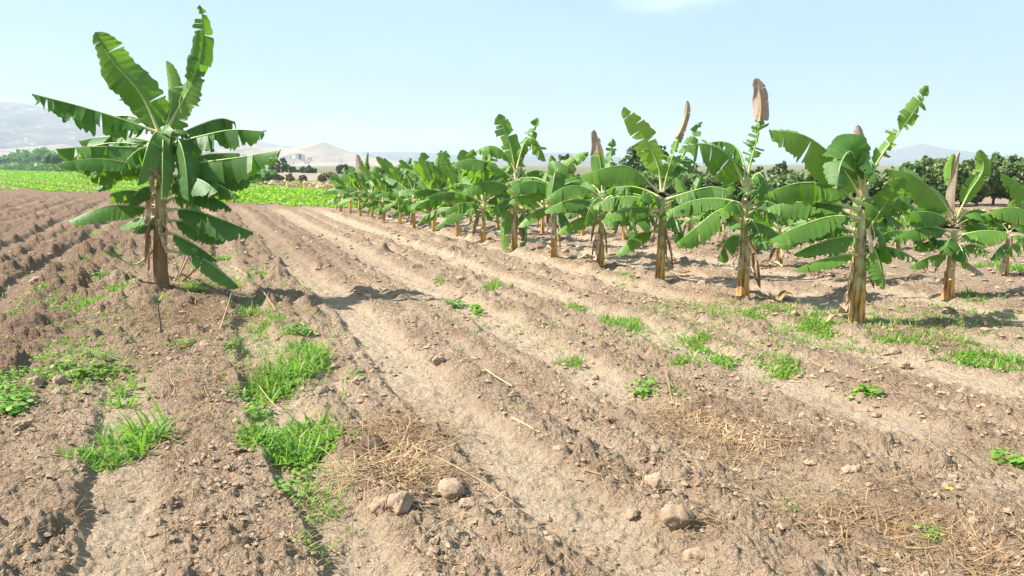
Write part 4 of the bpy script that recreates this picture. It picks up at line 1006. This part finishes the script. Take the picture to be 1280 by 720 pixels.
# sparse seedlings nobody could count
def ground_cover():
    rng = np.random.default_rng(9); n = 2600; Ps = []
    for (px, py, wx, wy, m) in [(100, 380, 110, 60, 700), (60, 460, 120, 50, 400), (340, 430, 70, 90, 500), (230, 330, 90, 30, 300), (1000, 420, 260, 30, 700), (1150, 400, 160, 20, 400), (900, 390, 120, 14, 200), (650, 400, 120, 40, 60), (400, 600, 40, 90, 120)]:
        for _ in range(m):
            x = px + rng.normal(0, .5) * wx; y = max(py + rng.normal(0, .5) * wy, 290); Ps.append(on_ground(x, y))
    P = np.array(Ps); n = len(P); P = np.repeat(P, 4, 0) + rng.normal(0, .02, (4 * n, 2)); n *= 4
    z = macro(P[:, 0], P[:, 1]) + .015; az = rng.random(n) * 6.28; el = rng.uniform(.2, 1.2, n)
    d = np.stack([np.cos(az) * np.cos(el), np.sin(az) * np.cos(el), np.sin(el)], 1)
    V, F, t = strips(np.column_stack([P, z]), d, rng.uniform(.03, .08, n), .0025 + .0003 * P[:, 1], np.zeros(n), rng.uniform(0, 1, n), rng.random(n) * .02, 3)
    o = link('ground_cover', mesh_np('ground_cover', V, F, M_GRASS, {'tone': t})); tag(o, 'sparse green seedlings sprinkled over the ridges', 'seedlings', kind='stuff')
ground_cover()

# ---------------------------------------------------------------- green crop
def crop():
    poly = [(-260, 236), (0, 238), (150, 244), (280, 255), (420, 262), (520, 268), (620, 272), (640, 247), (400, 239), (290, 231), (150, 217), (0, 212.3), (-260, 210)]
    P = [on_ground(*p) for p in poly]; org = np.array([P[3][0], P[3][1], 0])
    bm = bmesh.new(); vs_ = [bm.verts.new((x - org[0], y - org[1], .02 + -.02)) for x, y in P]
    bm.faces.new(vs_[::-1] if False else vs_); bmesh.ops.triangulate(bm, faces=bm.faces[:]); bmesh.ops.recalc_face_normals(bm, faces=bm.faces[:])
    me = bpy.data.meshes.new('crop_bed'); bm.to_mesh(me); bm.free(); me.materials.append(M_FIELD)
    o = link('crop_bed', me, None, org); tag(o, kind='structure')
    # tufts in rows
    px = np.array([p[0] for p in P]); py = np.array([p[1] for p in P]); rng = np.random.default_rng(4)
    dirv = np.array([.62, -.78]); nrm = np.array([.78, .62])
    u = rng.uniform(-260, 10, 520000); r = 5 + 80 * rng.random(520000)
    r = np.round(r / .62) * .62 + rng.normal(0, .07, len(r))
    X = dirv[0] * u + nrm[0] * r; Y = dirv[1] * u + nrm[1] * r
    ins = np.zeros(len(X), bool); j = len(px) - 1
    for i in range(len(px)):
        c = ((py[i] > Y) != (py[j] > Y)) & (X < (px[j] - px[i]) * (Y - py[i]) / (py[j] - py[i] + 1e-12) + px[i]); ins ^= c; j = i
    bed = (np.mod(np.round(r / .62), 4) > .5) | (X > -17)
    vis = np.abs(X / (Y + 1e-3)) < .80
    k = ins & bed & vis & (rng.random(len(X)) < np.clip((42 / np.hypot(X, Y)) ** 1.3, 0, 1)); print('crop candidates', k.sum())
    X, Y = X[k][:13000], Y[k][:13000]; n = len(X)
    m = 4; P3 = np.repeat(np.stack([X, Y, np.full(n, .04)], 1), m, 0); n *= m
    az = rng.random(n) * 6.28; el = rng.uniform(.3, 1.3, n); d = np.stack([np.cos(az) * np.cos(el), np.sin(az) * np.cos(el), np.sin(el)], 1)
    ln = rng.uniform(.10, .20, n) * (1 + P3[:, 1] / 150); V, F, t = strips(P3, d, ln, ln * .32, np.zeros(n), np.clip(np.repeat(rng.random(n // m), m) * .7 + rng.random(n) * .3, 0, 1), ln * .25, 2, True)
    o = link('leafy_crop', mesh_np('leafy_crop', V, F, M_CROP, {'tone': t})); tag(o, 'bright green leafy crop growing in beds beyond the tilled soil', 'crop', kind='stuff')
    print('crop tufts', n // m)
crop()
def band(name, pts, hgt, n, mat, label, cat, size, thick=2.0, kind='stuff', jag=.5, seed=0, up=.9):
    """dense strip of upright foliage along a polyline of (px,py) ground pixels"""
    rng = np.random.default_rng(seed); P = np.array([on_ground(*p) for p in pts]); seg = np.linalg.norm(np.diff(P, axis=0), axis=1); cum = np.concatenate([[0], np.cumsum(seg)])
    s = rng.random(n) * cum[-1]; X = np.interp(s, cum, P[:, 0]); Y = np.interp(s, cum, P[:, 1]) + rng.random(n) * thick
    X = X + rng.normal(0, .1, n); hh = hgt * (1 + jag * fbm(s / (hgt * 1.3), s * 0, 3, 3)); z = hh * rng.random(n) ** .6
    az = rng.random(n) * 6.28; el = rng.uniform(.0, 1.3, n) * up; d = np.stack([np.cos(az) * np.cos(el), np.sin(az) * np.cos(el), np.sin(el)], 1)
    ln = size * rng.uniform(.6, 1.3, n)
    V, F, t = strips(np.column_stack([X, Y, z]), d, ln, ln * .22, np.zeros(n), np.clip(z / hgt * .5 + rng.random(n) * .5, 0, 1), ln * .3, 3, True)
    o = link(name, mesh_np(name, V, F, mat, {'tone': t})); tag(o, label, cat, kind=kind); return o
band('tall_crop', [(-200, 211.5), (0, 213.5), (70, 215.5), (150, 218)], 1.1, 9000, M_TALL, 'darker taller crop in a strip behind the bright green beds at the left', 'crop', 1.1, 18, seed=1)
band('tall_crop', [(296, 229), (330, 232)], .75, 700, M_TALL, 'short strip of tall bluish crop before the earth wall', 'crop', .6, 3, seed=2)
band('dry_grass_bank', [(1150, 286), (1290, 292), (1420, 300)], .30, 4200, M_DRYG, 'yellowish dry grass bank below the tree hedge at the right', 'dry grass', .28, 2.5, seed=3)
band('dry_grass_bank', [(640, 268), (800, 270), (960, 274), (1150, 284)], .20, 4200, M_DRYG, 'thin yellowish grass along the far edge of the back row', 'dry grass', .22, 2.0, seed=4)
band('dry_grass_bank', [(310, 231), (420, 240)], .25, 700, M_DRYG, 'dull dry grass strip between the crop and the earth wall', 'dry grass', .4, 4, seed=5)
# palm-like banana grove on the far left, reads as one mass
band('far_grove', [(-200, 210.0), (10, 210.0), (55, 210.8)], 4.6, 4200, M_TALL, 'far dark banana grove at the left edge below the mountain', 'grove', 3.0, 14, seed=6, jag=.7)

# ---------------------------------------------------------------- trees and bushes
def crown_mesh(name, seed, rx, ry, rz, clumps, per, leaf, mat, hollow=.35, flat=0):
    rng = np.random.default_rng(seed)
    d = rng.normal(0, 1, (clumps, 3)); d /= np.linalg.norm(d, axis=1)[:, None]; rr = rng.uniform(hollow, 1, clumps) ** .6
    C = d * rr[:, None] * np.array([rx, ry, rz]) * .82; cs = rng.uniform(.07, .24, clumps) * min(rx, rz)
    n = clumps * per; ci = np.repeat(np.arange(clumps), per)
    q = rng.normal(0, 1, (n, 3)); q /= np.linalg.norm(q, axis=1)[:, None]; P = C[ci] + q * (cs[ci] * rng.random(n) ** .45)[:, None]
    a = rng.normal(0, 1, (n, 3)); a /= np.linalg.norm(a, axis=1)[:, None]; b_ = np.cross(a, rng.normal(0, 1, (n, 3))); b_ /= np.linalg.norm(b_, axis=1)[:, None]
    l = leaf * rng.uniform(.6, 1.3, n); a = a * l[:, None]; b_ = b_ * (l * .55)[:, None]
    V = np.stack([P - a, P + b_, P + a, P - b_], 1).reshape(-1, 3); F = (np.arange(n) * 4)[:, None] + np.arange(4)
    tone = np.repeat(np.clip(rng.random(clumps)[ci] * .6 + rng.random(n) * .4, 0, 1), 4)
    return mesh_np(name, V, F, mat, {'tone': tone}, smooth=False)
def trunk_mesh(seed, h, r, limbs, spread):
    rng = random.Random(seed); Vs, Fs, off = [], [], 0
    def add(P, rad):
        nonlocal off
        V, F = tube(P, rad, 7); Vs.append(V); Fs.append(F + off); off += len(V)
    add([(0, 0, -.2), (.04 * h, 0, h * .4), (0, .03 * h, h * .8), (0, 0, h * 1.15)], [r * 1.2, r * .9, r * .65, r * .3])
    for k in range(limbs):
        a = k * 2.4 + rng.random(); z = h * rng.uniform(.45, .85); e_ = spread * rng.uniform(.6, 1)
        add([(0, 0, z), (math.cos(a) * e_ * .5, math.sin(a) * e_ * .5, z + h * .18), (math.cos(a) * e_, math.sin(a) * e_, z + h * .42)], [r * .5, r * .3, r * .12])
    return mesh_np('trunk', np.concatenate(Vs), np.concatenate(Fs), M_BARK)
def tree(cx, topy, wpx, basey, dist_y, label, seed, mat=None, cat='tree', name='broadleaf_tree', group=None, crownlow=.25, dens=1.0, leafpx=2.6):
    """cx: crown centre px; basey ignored for depth: dist_y gives Y metres"""
    Y = dist_y; top = on_plane(cx, topy, Y); X = top[0]; H = top[2]; s = Y / FPX; rx = wpx * s / 2
    e = empty(name, (X, Y, 0)); tag(e, label, cat, group)
    lo = H * crownlow; rz = (H - lo) / 2
    cl = int(46 * dens * max(1, min(3, (wpx / 30)))); 
    me = crown_mesh('crown', seed, rx, rx * .8, rz, cl, 36, leafpx * s * .85, mat or M_TREE)
    link('crown', me, e, (0, 0, lo + rz)); link('trunk', trunk_mesh(seed, lo + rz * .6, max(.04, H * .025), 5, rx * .6), e)
    return e
TR = [
 (800, 177, 62, 60, 'rounded dark tree with dense crown rising behind the V-leaved plant', 1.3),
 (828, 172, 22, 62, 'slim tree top close right of the rounded dark tree', .8),
 (872, 210, 34, 58, 'bushy tree behind the gap between the V-leaved and grey-flagged plants', 1),
 (855, 188, 40, 66, 'pale twiggy tree top behind the V-leaved plant', .5),
 (705, 189, 34, 66, 'small tree top seen above the fifth plant of the row', .9),
 (768, 210, 40, 62, 'low tree behind the olive-leaved plant', 1),
 (975, 198, 34, 58, 'taller dark tree of the pair between the two nearest banana plants', .9),
 (1000, 214, 40, 58, 'lower dark tree of the pair between the two nearest banana plants', 1),
 (948, 204, 24, 60, 'narrow tree behind the tip of the grey-flagged plant', .8),
 (915, 217, 34, 60, 'round tree behind the crown of the grey-flagged plant', 1),
 (1035, 216, 34, 56, 'dark tree behind the leaf raised left of the nearest plant', 1),
 (1095, 214, 34, 52, 'tree left of the hedge, behind the nearest plant', 1),
 (735, 216, 50, 64, 'dim tree low behind the back row, left of the olive leaf', 1),
 (665, 214, 46, 70, 'dim tree behind the tall two-leaved plant', 1),
 (610, 210, 44, 80, 'far dim tree behind the mid row, left of the tall plant', 1),
 (575, 210, 40, 84, 'far dim tree above the mid row', 1),
 (535, 200, 20, 88, 'far dark tree above the far half of the row', 1),
 (505, 209, 30, 90, 'far low tree above the bent leaf', 1),
 (480, 206, 24, 92, 'far low tree right of the dry orange flag leaf', 1),
]
for i, (cx, ty, wp, Yd, lb, dn) in enumerate(TR): tree(cx, ty, wp, 0, Yd * (.66 if cx > 640 else .75), lb, 300 + i, group='trees beyond the banana rows', dens=dn, crownlow=.06)
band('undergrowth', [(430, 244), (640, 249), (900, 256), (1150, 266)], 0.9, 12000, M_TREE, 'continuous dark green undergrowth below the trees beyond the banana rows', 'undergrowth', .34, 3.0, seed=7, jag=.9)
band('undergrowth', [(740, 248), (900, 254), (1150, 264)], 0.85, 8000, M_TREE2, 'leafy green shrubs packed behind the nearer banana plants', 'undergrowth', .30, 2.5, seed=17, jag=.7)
# leafy tree hedge on the right
HB = [(1142, 200), (1163, 191), (1186, 192), (1206, 195), (1226, 190), (1247, 187), (1268, 190), (1290, 189), (1312, 191), (1336, 196)]
HL = ['leftmost and lowest tree of the leafy hedge', 'second tree from the left end of the leafy hedge', 'hedge tree behind the pinkish dry leaf', 'hedge tree just right of the pinkish dry leaf',
      'hedge tree behind the curved upright green leaf', 'highest hedge tree, near the right picture edge', 'hedge tree at the right picture edge',
      'hedge tree outside right of the picture edge', 'second hedge tree outside the right picture edge', 'third hedge tree outside the right picture edge']
for i, ((cx, ty), lb) in enumerate(zip(HB, HL)): tree(cx, ty, 46, 0, 30 + (i % 2) * 1.2, lb, 400 + i, M_TREE2, group='trees of the right hand hedge', crownlow=.02, dens=2.4, leafpx=3.4)
# left distance
LT = [
 (347, 194, 34, 112, 'dark tree with uneven crown beyond the green netting', M_TREE, .9),
 (362, 205, 24, 116, 'dim grey-green tree right of the netting', M_TREE, .9),
 (385, 206, 28, 106, 'round dark bush-like tree before the pale hill', M_TREE, 1.3),
 (373, 211, 18, 112, 'small dark tree between the round one and the dim one', M_TREE, 1),
 (428, 204, 22, 105, 'far palm-like tree top left of the far banana plants', M_TREE, .9),
 (412, 214, 22, 72, 'dull brown dry bush at the corner of the crop', M_BUSH, 1),
 (402, 218, 14, 70, 'small dry bush left of the dull brown one', M_BUSH, 1),
 (70, 192, 14, 190, 'far dark tree at the left behind the tall crop', M_TREE, 1),
 (60, 192, 12, 192, 'far tree touching the left grove', M_TREE, 1),
 (86, 196, 16, 190, 'far rounded tree right of the left grove', M_TREE, 1),
 (310, 204, 22, 125, 'dark tree behind the banana leaves, left of the netting', M_TREE, 1),
 (285, 206, 22, 130, 'dim tree hidden behind the right leaves of the big plant', M_TREE, 1),
 (120, 202, 26, 170, 'low far tree behind the left leaves of the big plant', M_TREE, 1),
]
for i, (cx, ty, wp, Yd, lb, mt, dn) in enumerate(LT): tree(cx, ty, wp, 0, Yd, lb, 500 + i, mt, cat='bush' if mt is M_BUSH else 'tree', name='dry_bush' if mt is M_BUSH else 'broadleaf_tree', crownlow=.05, dens=dn, leafpx=1.8)
BB = [(330, 222), (345, 223), (362, 224), (378, 226), (350, 227)]
for i, (x, y) in enumerate(BB):
    tree(x, y - 8, 13, 0, 62 + i, ['leftmost dry shrub before the earth wall', 'second dry shrub before the earth wall', 'middle dry shrub before the earth wall', 'rightmost dry shrub before the earth wall', 'dry shrub nearest the crop edge'][i], 560 + i, M_BUSH, cat='bush', name='dry_bush', crownlow=.0, leafpx=2.2)

# ---------------------------------------------------------------- earth wall, netting, far houses
def box(V, F, x0, y0, z0, x1, y1, z1):
    b_ = len(V); V += [(x0, y0, z0), (x1, y0, z0), (x1, y1, z0), (x0, y1, z0), (x0, y0, z1), (x1, y0, z1), (x1, y1, z1), (x0, y1, z1)]
    F += [(b_, b_ + 1, b_ + 5, b_ + 4), (b_ + 1, b_ + 2, b_ + 6, b_ + 5), (b_ + 2, b_ + 3, b_ + 7, b_ + 6), (b_ + 3, b_, b_ + 4, b_ + 7), (b_ + 4, b_ + 5, b_ + 6, b_ + 7)]
def earth_wall():
    Y0 = 82; a = on_plane(285, 222, Y0 + 6); b_ = on_plane(402, 222, Y0 - 4); n = 60; V = []; F = []
    for i in range(n + 1):
        t = i / n; p = a + (b_ - a) * t; h = .42 + .30 * 1 + .10 * float(fbm(np.array([t * 14.]), np.array([0.]), 8, 3)[0]) 
        for (dy, z) in ((-.2, -.1), (-.16, h), (.16, h + .01), (.2, -.1)): V.append((p[0] - a[0], p[1] - a[1] + dy, z))
    for i in range(n):
        for k in range(3): q = i * 4 + k; F.append((q, q + 4, q + 5, q + 1))
    o = link('earth_wall', mesh_np('earth_wall', V, F, M_WALL, smooth=False), None, (a[0], a[1], 0)); tag(o, 'low grey-brown earth wall between the green crop and the far trees', 'wall')
earth_wall()
def net(px, py, w_, h_, Y, label, seed):
    c = on_plane(px, py, Y); s = Y / FPX; n, m = 14, 8; V = []; F = []
    for i in range(n + 1):
        for j in range(m + 1):
            u, v = i / n, j / m
            V.append(((u - .5) * w_ * s, .5 * math.sin(u * 7 + seed) * math.sin(v * 4), (v - .5) * h_ * s * (1 - .35 * abs(u - .5) * 2) + .1 * math.sin(u * 12 + seed)))
    for i in range(n):
        for j in range(m): q = i * (m + 1) + j; F.append((q, q + m + 1, q + m + 2, q + 1))
    e = empty('shade_net', (c[0], Y, 0)); tag(e, label, 'netting')
    link('net', mesh_np('net', V, F, M_NET), e, (0, 0, c[2]))
    for sx in (-.5, .5):
        Vp, Fp = tube([(sx * w_ * s, 0, -.1), (sx * w_ * s, 0, c[2] + h_ * s * .4)], [.05, .04], 6); link('post', mesh_np('post', Vp, Fp, M_BARK), e)
net(323, 211, 8, 9, 98, 'turquoise shade net, the upper and larger of two patches', 1)
net(335, 215.5, 8, 6, 96, 'turquoise shade net, the lower and smaller of two patches', 2)

# ---------------------------------------------------------------- hills
def hill(prof, Y, depth, mat, seed, rough=.14, town=None):
    """prof: (px,py) skyline; the ridge stands at distance Y and slopes down towards the camera"""
    prof = np.array(prof, float); n = 220; m = 46; xs = np.linspace(prof[0, 0], prof[-1, 0], n); ys = np.interp(xs, prof[:, 0], prof[:, 1])
    H = np.array([on_plane(x, y, Y)[2] for x, y in zip(xs, ys)]); Xr = np.array([on_plane(x, 205, Y)[0] for x in xs])
    t = np.linspace(-.5, 1, m)                               # 0 ridge, 1 foot on the near side
    TT, XX = np.meshgrid(t, Xr, indexing='ij'); HH = np.broadcast_to(H, TT.shape)
    prf = np.where(TT >= 0, (1 - TT) ** 1.25, np.clip(1 + TT * 2, 0, 1) ** 1.1)
    rg = 1 - np.abs(fbm(XX / (depth * .16), TT * 1.3, seed, 5)) * 2.2
    z = HH * prf + HH * rough * (rg - .6) * np.sin(np.pi * np.clip(np.abs(TT), 0, 1)) - 3.0 * (prf < .02)
    V = np.stack([XX, Y - TT * depth + 0 * XX, z], -1).reshape(-1, 3)
    if town:
        rg_ = random.Random(seed); BV, BF, T = [], [], []
        for _ in range(town[0]):
            px_ = rg_.gauss(town[1], town[2]); jj = int(np.argmin(np.abs(xs - px_))); ii = int(m * rg_.uniform(town[3], town[4])); p = V[ii * n + jj]; wd = rg_.uniform(3, 8) * Y / 1000; hh = rg_.uniform(2.5, 5) * Y / 1000
            ox = rg_.uniform(-4, 4); n0 = len(BV); box(BV, BF, p[0] + ox - wd / 2, p[1], p[2] - 8, p[0] + ox + wd / 2, p[1] + wd, p[2] + hh); T += [rg_.random()] * (len(BV) - n0)
        t_ = link('far_town', mesh_np('far_town', BV, BF, M_HOUSE, {'tone': T}, smooth=False)); tag(t_, town[5], 'town', kind='stuff')
    i = np.arange(m - 1)[:, None] * n; j = np.arange(n - 1)[None]; F = np.stack([i + j, i + n + j, i + n + j + 1, i + j + 1], -1).reshape(-1, 4)
    o = link('hill', mesh_np('hill', V, F, mat)); tag(o, kind='structure')
hill([(-500, 170), (-380, 140), (-250, 150), (-120, 150), (-60, 142), (-20, 132), (15, 127), (45, 131), (75, 137), (110, 150), (150, 162), (200, 180), (260, 192), (330, 202), (380, 206)], 1900, 800, M_HILLA, 1, .30, (170, 80, 50, .62, .93, 'pale specks of a far town on the lower slope of the left mountain'))
hill([(-60, 200), (0, 194), (40, 184), (80, 180), (120, 190), (180, 194), (250, 190), (290, 184), (320, 180), (345, 184), (368, 185), (388, 180), (405, 177), (420, 183), (440, 191), (470, 198), (520, 203), (560, 207)], 1000, 380, M_HILLB, 2, .25, (110, 375, 40, .70, .97, 'pale specks of a far settlement at the foot of the sandy hill'))
hill([(160, 205), (220, 188), (265, 178), (300, 172), (330, 178), (380, 186), (440, 190), (520, 190), (560, 193), (620, 196), (700, 190), (760, 195), (900, 206)], 2700, 700, M_HILLA, 3, .25)
hill([(960, 206), (1040, 202), (1080, 196), (1110, 189), (1135, 183), (1150, 179), (1168, 185), (1200, 196), (1260, 200), (1400, 188), (1500, 178), (1650, 204)], 2900, 700, M_HILLA, 4, .22)

# ---------------------------------------------------------------- haze
HAZE = 0.00038
def haze():
    V, F = [], []; box(V, F, -5200, -4700, -4.0, 5200, 4800, 172); F.append((3, 2, 1, 0))
    b = NB('haze_air'); vol = b.n('VolumePrincipled', {'Color': (.84, .94, 1.0, 1), 'Density': HAZE, 'Anisotropy': 0.1}).outputs[0]; m = b.out(None, vol)
    m.cycles.homogeneous_volume = True
    o = link('haze', mesh_np('haze', V, F, m, smooth=False)); tag(o, 'pale morning haze over the plain and hills', 'haze', kind='stuff')
haze()
print('objects', len(bpy.data.objects), 'tris', sum(len(o.data.polygons) for o in bpy.data.objects if o.type == 'MESH'))
